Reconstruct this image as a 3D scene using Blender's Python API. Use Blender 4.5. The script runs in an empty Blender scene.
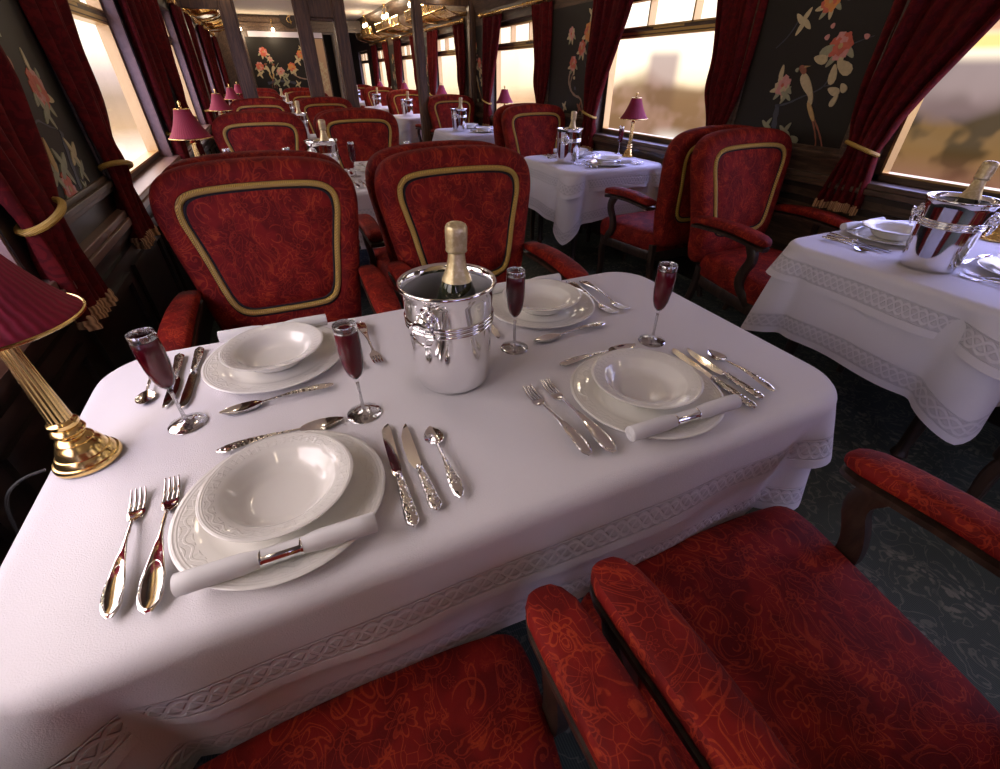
import bpy, math, random
from mathutils import Vector, Matrix
from math import sin, cos, pi, sqrt, atan2, exp
random.seed(7)
S = bpy.context.scene
COL = S.collection
TAU = 2*pi
ORD = ['front', 'second', 'third', 'fourth', 'fifth', 'sixth', 'seventh']
P = 2.4374          # spacing of the tables along the carriage
Y0 = 0.793          # first pair of tables
XL, XR = -0.67, 2.69   # inner faces of the two long walls
GL, GR = -0.765, 2.785 # window glass
ZT = 0.75

# ------------------------------------------------------------------ nodes / materials
class NT:
    def __init__(s, mat):
        s.t = mat.node_tree; s.n = s.t.nodes; s.l = s.t.links
    def new(s, typ, **kw):
        nd = s.n.new(typ)
        ins = kw.pop('ins', {})
        for k, v in kw.items(): setattr(nd, k, v)
        for k, v in ins.items():
            if isinstance(v, bpy.types.NodeSocket): s.l.new(v, nd.inputs[k])
            else: nd.inputs[k].default_value = v
        return nd
    def math(s, op, a, b=0.0, c=0.0, clamp=False):
        nd = s.n.new('ShaderNodeMath'); nd.operation = op; nd.use_clamp = clamp
        for i, v in enumerate((a, b, c)):
            if isinstance(v, bpy.types.NodeSocket): s.l.new(v, nd.inputs[i])
            else: nd.inputs[i].default_value = v
        return nd.outputs[0]
    def mix(s, f, a, b, blend='MIX'):
        nd = s.n.new('ShaderNodeMix'); nd.data_type = 'RGBA'; nd.blend_type = blend
        for i, v in ((0, f), (6, a), (7, b)):
            if isinstance(v, bpy.types.NodeSocket): s.l.new(v, nd.inputs[i])
            else: nd.inputs[i].default_value = v if i == 0 else (*v[:3], 1)
        return nd.outputs[2]
    def ramp(s, f, stops, interp='LINEAR'):
        nd = s.n.new('ShaderNodeValToRGB'); cr = nd.color_ramp; cr.interpolation = interp
        while len(cr.elements) < len(stops): cr.elements.new(0.5)
        for e, (p, c) in zip(cr.elements, stops):
            e.position = p; e.color = (*c[:3], 1) if not isinstance(c, (int, float)) else (c, c, c, 1)
        s.l.new(f, nd.inputs[0]); return nd.outputs[0]
    def step(s, v, lo, hi):
        nd = s.n.new('ShaderNodeMapRange'); nd.interpolation_type = 'SMOOTHSTEP'
        for i, x in enumerate((v, lo, hi)):
            if isinstance(x, bpy.types.NodeSocket): s.l.new(x, nd.inputs[i])
            else: nd.inputs[i].default_value = x
        return nd.outputs[0]

MATS = {}
def mat(name, color, rough=0.5, metal=0.0, **kw):
    m = bpy.data.materials.new(name); m.use_nodes = True
    b = m.node_tree.nodes['Principled BSDF']
    b.inputs['Base Color'].default_value = (*color, 1)
    b.inputs['Roughness'].default_value = rough
    b.inputs['Metallic'].default_value = metal
    for k, v in kw.items(): b.inputs[k].default_value = v
    MATS[name] = m
    return m, NT(m), b
def bump(nt, b, h, strength=0.3, dist=0.002):
    nd = nt.new('ShaderNodeBump', ins={'Strength': strength, 'Distance': dist, 'Height': h})
    nt.l.new(nd.outputs[0], b.inputs['Normal'])
def objco(nt, scale=(1, 1, 1)):
    tc = nt.new('ShaderNodeTexCoord')
    mp = nt.new('ShaderNodeMapping', ins={'Vector': tc.outputs['Object'], 'Scale': scale})
    return mp.outputs[0]
def noise(nt, v, scale, detail=2.0, rough=0.5, out='Fac', dist=0.0):
    nd = nt.new('ShaderNodeTexNoise', ins={'Vector': v, 'Scale': scale, 'Detail': detail, 'Roughness': rough, 'Distortion': dist})
    return nd.outputs[out]

def damask():
    m, n, b = mat('red_damask', (0.2, 0.01, 0.012), 0.75)
    v = objco(n)
    sp = n.new('ShaderNodeSeparateXYZ', ins={0: v})
    x, y, z = sp.outputs
    tcn = n.new('ShaderNodeTexCoord').outputs['Normal']
    side = n.step(n.math('ABSOLUTE', n.new('ShaderNodeSeparateXYZ', ins={0: tcn}).outputs[0]), .66, .70)
    qa = n.new('ShaderNodeCombineXYZ', ins={0: x, 1: n.math('ADD', y, z)}).outputs[0]
    qb = n.new('ShaderNodeCombineXYZ', ins={0: y, 1: z}).outputs[0]
    mxv = n.new('ShaderNodeMix', data_type='VECTOR', ins={0: side, 4: qa, 5: qb})
    q0 = mxv.outputs[1]
    nz = noise(n, q0, 7, 1, .5, 'Color')
    q = n.new('ShaderNodeVectorMath', operation='MULTIPLY_ADD', ins={0: nz, 1: (.02, .02, 0), 2: q0}).outputs[0]
    def line(a, c, w): return n.math('SUBTRACT', 1.0, n.step(n.math('ABSOLUTE', n.math('SUBTRACT', a, c)), w*.4, w))
    def lt(a, c, w):
        if not isinstance(c, float): a = n.math('SUBTRACT', a, c); c = 0.0
        return n.math('SUBTRACT', 1.0, n.step(a, c-w, c+w))
    def motifs(scale, seed):
        off = n.new('ShaderNodeVectorMath', operation='ADD', ins={0: q, 1: (seed, seed*1.7, 0)}).outputs[0]
        vo = n.new('ShaderNodeTexVoronoi', voronoi_dimensions='2D', feature='F1', ins={'Vector': off, 'Scale': scale, 'Randomness': .85})
        d = n.new('ShaderNodeVectorMath', operation='SUBTRACT', ins={0: off, 1: vo.outputs['Position']}).outputs[0]
        dx, dy, _ = n.new('ShaderNodeSeparateXYZ', ins={0: d}).outputs
        r = n.math('MULTIPLY', n.math('SQRT', n.math('ADD', n.math('MULTIPLY', dx, dx), n.math('MULTIPLY', dy, dy))), scale)
        th = n.math('ARCTAN2', dy, dx)
        rc, gc, bc = n.new('ShaderNodeSeparateColor', ins={0: vo.outputs['Color']}).outputs
        th = n.math('MULTIPLY_ADD', gc, 6.28, th)
        # daisy with eight petals
        pet = n.math('MULTIPLY_ADD', n.math('ABSOLUTE', n.math('COSINE', n.math('MULTIPLY', th, 4))), .22, .12)
        daisy = n.math('MAXIMUM', line(n.math('SUBTRACT', r, pet), 0, .035), line(r, .075, .03))
        # fan of ribs between two arcs
        ribs = n.math('MULTIPLY', lt(n.math('ABSOLUTE', n.math('SINE', n.math('MULTIPLY', th, 7))), n.math('DIVIDE', .03, n.math('MAXIMUM', r, .05)), .06), n.math('MULTIPLY', n.step(r, .08, .1), lt(r, .42, .02)))
        ribs = n.math('MULTIPLY', ribs, n.step(n.math('COSINE', th), -.35, -.25))
        fan = n.math('MAXIMUM', ribs, n.math('MULTIPLY', n.math('MAXIMUM', line(r, n.math('MULTIPLY_ADD', n.math('ABSOLUTE', n.math('SINE', n.math('MULTIPLY', th, 7))), .05, .41), .03), line(r, .50, .025)), n.step(n.math('COSINE', th), -.35, -.25)))
        # curling scroll
        scroll = n.math('MULTIPLY', n.step(n.math('SINE', n.math('MULTIPLY_ADD', r, -17, th)), .86, .97), lt(r, .46, .02))
        pick = n.math('MULTIPLY', fan, n.math('MULTIPLY', n.step(rc, .30, .31), lt(rc, .62, .005)))
        pick = n.math('MAXIMUM', pick, n.math('MULTIPLY', daisy, lt(rc, .30, .005)))
        pick = n.math('MAXIMUM', pick, n.math('MULTIPLY', scroll, n.step(rc, .62, .63)))
        return pick, r
    big, rb = motifs(13.5, .0)
    small, _ = motifs(34, 3.1)
    ve = n.new('ShaderNodeTexVoronoi', voronoi_dimensions='2D', feature='DISTANCE_TO_EDGE', ins={'Vector': q, 'Scale': 52, 'Randomness': .7})
    net = n.math('SUBTRACT', 1.0, n.step(ve.outputs['Distance'], .012, .05))
    zone = n.step(noise(n, q0, 9, 1), .47, .52)
    free = n.step(rb, .44, .50)
    wn = noise(n, q0, 9, 2, .5, 'Fac', 1.0)
    stems = n.math('MAXIMUM', line(wn, .50, .008), n.math('MAXIMUM', line(wn, .526, .006), n.math('MAXIMUM', line(wn, .43, .007), line(wn, .59, .007))))
    a = n.math('MAXIMUM', big, n.math('MULTIPLY', n.math('MULTIPLY', net, zone), n.math('MULTIPLY_ADD', free, .8, .1)))
    a = n.math('MAXIMUM', a, n.math('MULTIPLY', n.math('MULTIPLY', small, n.math('SUBTRACT', 1.0, zone)), n.math('MULTIPLY_ADD', free, .75, .05)))
    lines = n.math('MAXIMUM', a, n.math('MULTIPLY', stems, .85))
    weave = noise(n, v, 420, 2)
    tone = noise(n, q0, 13, 2)
    lines = n.math('MULTIPLY', lines, n.math('MULTIPLY_ADD', weave, 1.0, .25), clamp=True)
    fill = n.mix(n.step(tone, .42, .6), (.135, .0035, .002), (.225, .008, .0045))
    c = n.mix(lines, fill, n.mix(n.step(tone, .4, .65), (.33, .028, .008), (.48, .058, .012)))
    n.l.new(c, b.inputs['Base Color'])
    b.inputs['Specular IOR Level'].default_value = .25
    bump(n, b, n.math('ADD', n.math('MULTIPLY', lines, .8), n.math('MULTIPLY', weave, .6)), .5, .0012)
damask()

def velvet(name, c1, c2):
    m, n, b = mat(name, c1, .85)
    v = objco(n)
    a = noise(n, v, 26, 3, .6, 'Fac', 1.5)
    c = n.mix(n.step(a, .46, .56), c1, c2)
    n.l.new(c, b.inputs['Base Color'])
    b.inputs['Sheen Weight'].default_value = .08; b.inputs['Sheen Tint'].default_value = (1, .15, .15, 1); b.inputs['Specular IOR Level'].default_value = .2
    bump(n, b, noise(n, v, 300, 2), .3, .001)
velvet('curtain_velvet', (.068, .0025, .0025), (.112, .004, .004))

def gold_cord():
    m, n, b = mat('gold_cord', (.52, .34, .09), .55, .0)
    v = objco(n)
    w = n.new('ShaderNodeTexWave', wave_type='BANDS', bands_direction='DIAGONAL', ins={'Vector': v, 'Scale': 95, 'Distortion': .6}).outputs['Fac']
    n.l.new(n.mix(w, (.33, .18, .02), (.74, .48, .08)), b.inputs['Base Color'])
    b.inputs['Specular IOR Level'].default_value = .7
    bump(n, b, w, .7, .002)
gold_cord()
mat('black_piping', (.012, .008, .008), .8)
def fringe():
    m, n, b = mat('gold_fringe', (.6, .38, .2), .7)
    v = objco(n)
    w = n.new('ShaderNodeTexWave', wave_type='BANDS', bands_direction='Y', ins={'Vector': v, 'Scale': 60, 'Distortion': 1.0}).outputs['Fac']
    n.l.new(n.mix(w, (.22, .1, .04), (.7, .42, .2)), b.inputs['Base Color']); bump(n, b, w, .6, .003)
fringe()
def wood(name, c1, c2, rough=.35, sc=(3, 30, 30)):
    m, n, b = mat(name, c1, rough)
    v = objco(n, sc)
    a = noise(n, v, 1.6, 5, .65, 'Fac', .8)
    n.l.new(n.mix(n.step(a, .35, .68), c1, c2), b.inputs['Base Color'])
    b.inputs['Coat Weight'].default_value = .15; b.inputs['Coat Roughness'].default_value = .25
    bump(n, b, a, .12, .001)
wood('chair_wood', (.022, .012, .008), (.06, .034, .022), .4, (20, 20, 3))
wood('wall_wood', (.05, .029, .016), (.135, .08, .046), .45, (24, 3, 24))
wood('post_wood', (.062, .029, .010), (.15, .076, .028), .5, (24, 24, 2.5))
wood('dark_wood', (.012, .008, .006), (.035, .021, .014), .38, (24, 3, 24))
def reveal():
    m, n, b = mat('sill_wood', (.22, .12, .09), .35)
    a = noise(n, objco(n, (30, 2.5, 30)), 1.5, 4)
    n.l.new(n.mix(a, (.13, .07, .05), (.26, .15, .11)), b.inputs['Base Color'])
reveal()
mat('lacquer', (.017, .014, .010), .5)
MATS['lacquer'].node_tree.nodes['Principled BSDF'].inputs['Specular IOR Level'].default_value = .3
for nm, c in (('ink_coral', (.62, .13, .07)), ('ink_orange', (.7, .27, .06)), ('ink_pink', (.66, .3, .25)), ('ink_cream', (.6, .5, .27)),
              ('ink_leaf', (.34, .34, .2)), ('ink_blue', (.055, .06, .085)), ('ink_bark', (.36, .24, .16)), ('ink_rust', (.3, .1, .05)), ('ink_gold', (.55, .36, .13))):
    m, n, b = mat(nm, c, .45)
    a = noise(n, objco(n), 60, 3)
    n.l.new(n.mix(a, tuple(x*.7 for x in c), tuple(min(1, x*1.2) for x in c)), b.inputs['Base Color'])

def carpet():
    m, n, b = mat('carpet_teal', (.03, .045, .048), .95)
    v = objco(n)
    nz = noise(n, v, 5, 2, .5, 'Color')
    off = n.new('ShaderNodeVectorMath', operation='MULTIPLY_ADD', ins={0: nz, 1: (.16, .16, .16), 2: v}).outputs[0]
    vo = n.new('ShaderNodeTexVoronoi', feature='F1', ins={'Vector': off, 'Scale': 6.0})
    clump = n.math('SUBTRACT', 1.0, n.step(vo.outputs['Distance'], .28, .5))
    leaf = n.new('ShaderNodeTexVoronoi', feature='F1', ins={'Vector': off, 'Scale': 34.0})
    lf = n.math('SUBTRACT', 1.0, n.step(leaf.outputs['Distance'], .3, .46))
    wn = noise(n, v, 11, 2, .5, 'Fac', 1.5)
    vine = n.math('SUBTRACT', 1.0, n.step(n.math('ABSOLUTE', n.math('SUBTRACT', wn, .5)), .01, .03))
    f = n.math('MAXIMUM', n.math('MULTIPLY', clump, lf), n.math('MULTIPLY', vine, .55))
    rib = n.new('ShaderNodeTexWave', wave_type='BANDS', bands_direction='X', ins={'Vector': v, 'Scale': 50, 'Distortion': .4}).outputs['Fac']
    pile = noise(n, v, 260, 2)
    f = n.math('MULTIPLY', f, n.math('MULTIPLY_ADD', pile, .9, .3), clamp=True)
    g = n.mix(rib, (.048, .064, .052), (.090, .115, .092))
    n.l.new(n.mix(f, g, (.27, .26, .20)), b.inputs['Base Color'])
    bump(n, b, n.math('ADD', rib, pile), .5, .003)
carpet()

def linen():
    m, n, b = mat('white_linen', (.8, .77, .78), .9)
    uv = n.new('ShaderNodeUVMap').outputs[0]
    sep = n.new('ShaderNodeSeparateXYZ', ins={0: uv})
    u, w = sep.outputs[0], sep.outputs[1]
    band = n.math('MULTIPLY', n.step(w, .022, .026), n.math('SUBTRACT', 1.0, n.step(w, .082, .086)))
    # three interlaced strands inside the hem band
    braid = None
    for k in range(3):
        t = n.math('MULTIPLY', n.math('SINE', n.math('MULTIPLY_ADD', u, 2*pi/.075, 2*pi*k/3)), .019)
        dd = n.math('ABSOLUTE', n.math('SUBTRACT', n.math('SUBTRACT', w, .054), t))
        st_ = n.math('SUBTRACT', 1.0, n.step(dd, .0035, .0075))
        braid = st_ if braid is None else n.math('MAXIMUM', braid, st_)
    edge = n.math('ADD', n.math('SUBTRACT', 1.0, n.step(n.math('ABSOLUTE', n.math('SUBTRACT', w, .026)), .0, .003)),
                  n.math('SUBTRACT', 1.0, n.step(n.math('ABSOLUTE', n.math('SUBTRACT', w, .082)), .0, .003)))
    hb = n.math('MULTIPLY', n.math('ADD', braid, edge), band)
    v = objco(n)
    weave = noise(n, v, 500, 2)
    soft = noise(n, v, 7, 2)
    hgt = n.math('ADD', n.math('MULTIPLY_ADD', hb, 1.3, n.math('MULTIPLY', weave, .35)), n.math('MULTIPLY', soft, 2.0))
    n.l.new(n.mix(n.math('MULTIPLY', n.math('SUBTRACT', band, n.math('MULTIPLY', hb, .8), 0.0, True), .5), (.8, .77, .785), (.50, .48, .50)), b.inputs['Base Color'])
    bump(n, b, hgt, .8, .0024)
linen()
mat('napkin_linen', (.78, .77, .76), .8)

def porcelain():
    m, n, b = mat('porcelain', (.84, .82, .76), .12)
    b.inputs['Coat Weight'].default_value = .6; b.inputs['Coat Roughness'].default_value = .04
    uv = n.new('ShaderNodeUVMap').outputs[0]
    sep = n.new('ShaderNodeSeparateXYZ', ins={0: uv})
    u, w = sep.outputs[0], sep.outputs[1]      # u angle, w radius
    band = n.math('MULTIPLY', n.step(w, .80, .81), n.math('SUBTRACT', 1.0, n.step(w, .91, .92)))
    s = n.math('SINE', n.math('MULTIPLY', u, TAU*44))
    s2 = n.math('SINE', n.math('MULTIPLY_ADD', w, 90, n.math('MULTIPLY', n.math('SINE', n.math('MULTIPLY', u, TAU*22)), 2.2)))
    rel = n.math('MULTIPLY', n.math('ADD', n.step(s, .2, .8), n.step(s2, .3, .8)), band)
    rim = n.math('ADD', n.math('SUBTRACT', 1.0, n.step(n.math('ABSOLUTE', n.math('SUBTRACT', w, .935)), .0, .012)),
                 n.math('SUBTRACT', 1.0, n.step(n.math('ABSOLUTE', n.math('SUBTRACT', w, .965)), .0, .012)))
    bump(n, b, n.math('ADD', rel, rim), .38, .001)
porcelain()

mat('silver', (.92, .91, .92), .09, 1.0)
def engraved():
    m, n, b = mat('silver_chased', (.86, .84, .82), .16, 1.0)
    v = objco(n)
    vo = n.new('ShaderNodeTexVoronoi', feature='SMOOTH_F1', ins={'Vector': v, 'Scale': 170}).outputs['Distance']
    bump(n, b, vo, .9, .0016)
engraved()
mat('silver_brushed', (.92, .91, .93), .42, 1.0)
mat('brass', (.83, .58, .22), .2, 1.0)
mat('brass_dull', (.55, .38, .15), .38, 1.0)
def reeded():
    m, n, b = mat('brass_reeded', (.83, .6, .25), .24, 1.0)
    uv = n.new('ShaderNodeUVMap').outputs[0]
    u = n.new('ShaderNodeSeparateXYZ', ins={0: uv}).outputs[0]
    bump(n, b, n.math('ABSOLUTE', n.math('SINE', n.math('MULTIPLY', u, pi*14))), .9, .003)
reeded()
def foil():
    m, n, b = mat('gold_foil', (.72, .56, .3), .36, .55)
    v = objco(n)
    a = noise(n, v, 110, 3)
    n.l.new(n.mix(n.step(a, .45, .65), (.62, .49, .27), (.74, .62, .38)), b.inputs['Base Color'])
    bump(n, b, noise(n, v, 90, 3), .5, .0015)
foil()
mat('bottle_glass', (.02, .026, .012), .06)
MATS['bottle_glass'].node_tree.nodes['Principled BSDF'].inputs['Coat Weight'].default_value = .6
mat('bottle_label', (.72, .66, .5), .6)
mat('wine', (.11, .002, .009), .12)
def glassy(name, tint, gl_rough, base_refl, power=.5, gcol=(1, 1, 1), amt=1.0):
    m = bpy.data.materials.new(name); m.use_nodes = True; n = NT(m)
    for x in list(n.n): n.n.remove(x)
    lw = n.new('ShaderNodeLayerWeight', ins={'Blend': power})
    f = n.math('MULTIPLY_ADD', lw.outputs['Fresnel'], amt, base_refl, clamp=True)
    tr = n.new('ShaderNodeBsdfTransparent', ins={'Color': (*tint, 1)})
    gl = n.new('ShaderNodeBsdfGlossy', ins={'Color': (*gcol, 1), 'Roughness': gl_rough})
    mx = n.new('ShaderNodeMixShader', ins={0: f, 1: tr.outputs[0], 2: gl.outputs[0]})
    out = n.new('ShaderNodeOutputMaterial', ins={0: mx.outputs[0]})
    MATS[name] = m
glassy('crystal', (.96, .96, .97), .02, .015, .16, amt=.4)
glassy('crystal_cut', (.9, .9, .92), .05, .34, .5, amt=.6)
glassy('window_glass', (.98, .97, .96), .01, .0, .10, amt=.16)

def shade_cloth():
    m, n, b = mat('shade_silk', (.28, .015, .04), .7)
    uv = n.new('ShaderNodeUVMap').outputs[0]
    u = n.new('ShaderNodeSeparateXYZ', ins={0: uv}).outputs[0]
    nz = noise(n, uv, 12, 2)
    pl = n.math('SINE', n.math('MULTIPLY_ADD', u, TAU*46, n.math('MULTIPLY', nz, 5)))
    n.l.new(n.mix(n.step(pl, -.6, .8), (.2, .01, .03), (.34, .02, .06)), b.inputs['Base Color'])
    bump(n, b, pl, .5, .0015)
    tl = n.new('ShaderNodeBsdfTranslucent', ins={'Color': (.75, .08, .2, 1)})
    mx = n.new('ShaderNodeMixShader', ins={0: .3, 1: b.outputs[0], 2: tl.outputs[0]})
    out = [x for x in n.n if x.type == 'OUTPUT_MATERIAL'][0]
    n.l.new(mx.outputs[0], out.inputs[0])
shade_cloth()
mat('ceiling_cream', (.85, .74, .60), .8)
mat('frosted_strip', (.62, .58, .66), .5)
mat('tan_panel', (.5, .33, .18), .5)
mat('cord_black', (.02, .02, .02), .6)
m, n, b = mat('bulb_glow', (1, .9, .75), .3); b.inputs['Emission Color'].default_value = (1, .78, .5, 1); b.inputs['Emission Strength'].default_value = 14.0
mat('void_dark', (.006, .005, .005), .9)

# ------------------------------------------------------------------ mesh builder
class MB:
    def __init__(s): s.v = []; s.f = []; s.m = []; s.uv = []; s.cm = 0
    def face(s, idx, uv=None):
        s.f.append(tuple(idx)); s.m.append(s.cm); s.uv.append(uv or [(0, 0)]*len(idx))
    def add(s, pts):
        k = len(s.v); s.v += [tuple(p) for p in pts]; return k
    def box(s, x0, x1, y0, y1, z0, z1):
        k = s.add([(x, y, z) for z in (z0, z1) for y in (y0, y1) for x in (x0, x1)])
        for q in ((0, 2, 3, 1), (4, 5, 7, 6), (0, 1, 5, 4), (2, 6, 7, 3), (0, 4, 6, 2), (1, 3, 7, 5)): s.face([k+i for i in q])
        return s
    def loft(s, rings, closed=True, cap0=True, cap1=True, uvf=None):
        n = len(rings[0]); ks = [s.add(r) for r in rings]; R = len(rings)
        for a in range(R-1):
            for i in range(n if closed else n-1):
                j = (i+1) % n
                uv = None
                if uvf: uv = [uvf(a, i), uvf(a, i+1), uvf(a+1, i+1), uvf(a+1, i)]
                s.face((ks[a]+i, ks[a]+j, ks[a+1]+j, ks[a+1]+i), uv)
        if cap0: s.face([ks[0]+i for i in range(n)][::-1])
        if cap1: s.face([ks[-1]+i for i in range(n)])
        return s
    def lathe(s, prof, n=32, c=(0, 0, 0), M=None, cap0=True, cap1=True, rmax=None):
        """prof: list of (r, z)"""
        rm = rmax or max(p[0] for p in prof)
        rings = []
        for r, z in prof:
            rr = []
            for i in range(n):
                a = TAU*i/n
                p = Vector((r*cos(a), r*sin(a), z))
                if M: p = M @ p
                rr.append((p.x+c[0], p.y+c[1], p.z+c[2]))
            rings.append(rr)
        s.loft(rings, True, cap0, cap1, lambda a, i: (i/n, prof[a][0]/rm))
        return s
    def tube(s, pts, r, n=8, closed=False, flat=1.0, up=None):
        pts = [Vector(p) for p in pts]; N = len(pts)
        rs = r if isinstance(r, (list, tuple)) else [r]*N
        rings = []; prev = None
        for i in range(N):
            if closed: t = pts[(i+1) % N]-pts[i-1]
            else: t = pts[min(i+1, N-1)]-pts[max(i-1, 0)]
            t.normalize()
            if prev is None:
                a = Vector(up) if up else (Vector((0, 0, 1)) if abs(t.z) < .9 else Vector((1, 0, 0)))
            else: a = prev
            a = (a-t*a.dot(t)).normalized(); prev = a
            bb = t.cross(a)
            rings.append([tuple(pts[i]+(a*cos(TAU*k/n)*flat+bb*sin(TAU*k/n))*rs[i]) for k in range(n)])
        if closed:
            rings.append(rings[0]); s.loft(rings, True, False, False)
        else: s.loft(rings)
        return s
    def bar(s, pts, w, h, up=(0, 0, 1), round_=False):
        """rectangular section swept along pts; w,h scalars or lists"""
        pts = [Vector(p) for p in pts]; N = len(pts)
        ws = w if isinstance(w, (list, tuple)) else [w]*N
        hs = h if isinstance(h, (list, tuple)) else [h]*N
        rings = []
        for i in range(N):
            t = (pts[min(i+1, N-1)]-pts[max(i-1, 0)]).normalized()
            u = Vector(up); u = (u-t*u.dot(t)).normalized(); sd = t.cross(u)
            c = .3
            q = [(-1, -1+c), (-1, 1-c), (-1+c, 1), (1-c, 1), (1, 1-c), (1, -1+c), (1-c, -1), (-1+c, -1)]
            rings.append([tuple(pts[i]+sd*(a*ws[i]/2)+u*(b*hs[i]/2)) for a, b in q])
        s.loft(rings); return s
    def prism(s, poly, z0, z1, M=None):
        rings = []
        for z in (z0, z1):
            rr = []
            for p in poly:
                q = Vector((p[0], p[1], z))
                if M: q = M @ q
                rr.append(tuple(q))
            rings.append(rr)
        s.loft(rings); return s
    def build(s, name, mats, parent=None, smooth=True, bevel=0, subd=0, solid=0, sharp=None, loc=None, fix=True):
        me = bpy.data.meshes.new(name)
        me.from_pydata(s.v, [], s.f)
        if not isinstance(mats, (list, tuple)): mats = [mats]
        for m in mats: me.materials.append(MATS[m])
        uvl = me.uv_layers.new(name='UVMap')
        flat = [c for f in s.uv for p in f for c in p]
        uvl.data.foreach_set('uv', flat)
        me.polygons.foreach_set('material_index', s.m)
        me.polygons.foreach_set('use_smooth', [smooth]*len(me.polygons))
        me.update()
        if fix:
            import bmesh
            bm = bmesh.new(); bm.from_mesh(me); bmesh.ops.recalc_face_normals(bm, faces=bm.faces); bm.to_mesh(me); bm.free()
        if smooth and sharp is not False:
            try: me.set_sharp_from_angle(angle=math.radians(sharp or 40))
            except Exception: pass
        o = bpy.data.objects.new(name, me); COL.objects.link(o)
        if parent: o.parent = parent
        if loc: o.location = loc
        if bevel:
            md = o.modifiers.new('bv', 'BEVEL'); md.width = bevel; md.segments = 2; md.limit_method = 'ANGLE'
        if solid:
            md = o.modifiers.new('so', 'SOLIDIFY'); md.thickness = solid; md.offset = 0
        if subd:
            md = o.modifiers.new('sd', 'SUBSURF'); md.levels = subd; md.render_levels = subd
        return o

def tag(o, label=None, cat=None, group=None, kind=None):
    if label: o['label'] = label
    if cat: o['category'] = cat
    if group: o['group'] = group
    if kind: o['kind'] = kind
    return o
def empty(name, label, cat, loc=(0, 0, 0), rz=0.0, group=None):
    o = bpy.data.objects.new(name, None); COL.objects.link(o)
    o.location = loc; o.rotation_euler = (0, 0, rz); o.empty_display_size = .05
    return tag(o, label, cat, group)
def kids(o): return [c for c in bpy.data.objects if c.parent == o]
KID = {}
def copy_tree(o, name=None, parent=None):
    c = o.copy(); COL.objects.link(c)
    if parent: c.parent = parent
    if o.name not in KID: KID[o.name] = kids(o)
    for ch in KID[o.name]: copy_tree(ch, None, c)
    return c
class Proto:
    """first placing moves the built object itself, later ones are copies with copies of its parts"""
    def __init__(s, root): s.r = root; s.used = False
    def put(s, loc, rz, label, group, rot=None):
        if not s.used: o = s.r; s.used = True; KID[o.name] = kids(o)
        else: o = copy_tree(s.r)
        o.location = loc; o.rotation_euler = rot or (0, 0, rz)
        o['label'] = label
        if group: o['group'] = group
        return o

def chaikin(p, it=2, closed=True):
    for _ in range(it):
        q = []; N = len(p)
        for i in range(N if closed else N-1):
            a, b = p[i], p[(i+1) % N]
            q.append(tuple(x*.75+y*.25 for x, y in zip(a, b))); q.append(tuple(x*.25+y*.75 for x, y in zip(a, b)))
        if not closed: q = [p[0]]+q+[p[-1]]
        p = q
    return p
def lerp2(a, b, t): return [tuple(x+(y-x)*t for x, y in zip(p, q)) for p, q in zip(a, b)]
def mirror(half):  # half runs from (0,bottom) up the right to (0,top)
    return half + [(-x, z) for x, z in half[-2:0:-1]]
def rrect(hx, hy, r, na=8, ns=6):
    pts = []
    for k, (sx, sy) in enumerate(((1, 1), (-1, 1), (-1, -1), (1, -1))):
        cx, cy = sx*(hx-r), sy*(hy-r)
        for i in range(na+1):
            a = k*pi/2+i/na*pi/2
            pts.append((cx+r*cos(a), cy+r*sin(a), cos(a), sin(a), k, i/na))
        # straight run to the next corner
        nx_, ny_ = ((-1, 1), (-1, -1), (1, -1), (1, 1))[k]
        a1 = (k+1)*pi/2
        p0 = (cx+r*cos(a1), cy+r*sin(a1)); p1 = (nx_*(hx-r)+r*cos(a1), ny_*(hy-r)+r*sin(a1))
        for i in range(1, ns):
            t = i/ns
            pts.append((p0[0]+(p1[0]-p0[0])*t, p0[1]+(p1[1]-p0[1])*t, cos(a1), sin(a1), -1, 0))
    return pts

# ------------------------------------------------------------------ camera
cam = bpy.data.cameras.new('camera'); co = bpy.data.objects.new('camera', cam); COL.objects.link(co)
r_ = Vector((0.91420524, -0.40524994, -0.00112757)); u_ = Vector((0.23468439, 0.52715318, 0.81672074)); w_ = Vector((0.33038163, 0.746915, -0.57703203))
co.matrix_world = Matrix(((r_.x, u_.x, -w_.x, 0), (r_.y, u_.y, -w_.y, 0), (r_.z, u_.z, -w_.z, 1.30821812), (0, 0, 0, 1)))
cam.sensor_width = 36; cam.sensor_fit = 'HORIZONTAL'; cam.lens = 440.83432*36/1000; cam.clip_start = .02; cam.clip_end = 200
S.camera = co

# ------------------------------------------------------------------ room shell
YB, YE, YE2 = -5.2, 13.4, 17.6
def struct(name, mb, mats, **kw):
    o = mb.build(name, mats, **kw); o['kind'] = 'structure'; return o
struct('floor', MB().box(-.95, 2.97, YB, YE2, -.05, 0), 'carpet_teal', smooth=False)
c = MB(); c.box(-.36, 2.38, YB, YE2, 2.345, 2.40)
struct('ceiling', c, 'ceiling_cream', smooth=False)
for side, xa, xb in (('left', -.36, -.95), ('right', 2.38, 2.97)):
    mb = MB()
    y0, y1 = YB, YE2 if side == 'right' else YE
    sx = 1 if xb > xa else -1
    prof = [(xa, 2.345), (xa, 2.40), (xb, 2.40), (xb, 1.93), (XR if sx > 0 else XL, 1.93), (xa+sx*.20, 2.17), (xa+sx*.02, 2.30)]
    mb.loft([[(x, y, z) for x, z in prof] for y in (y0, y1)])
    struct('trim_cornice_'+side, mb, 'wall_wood', smooth=False)

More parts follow.
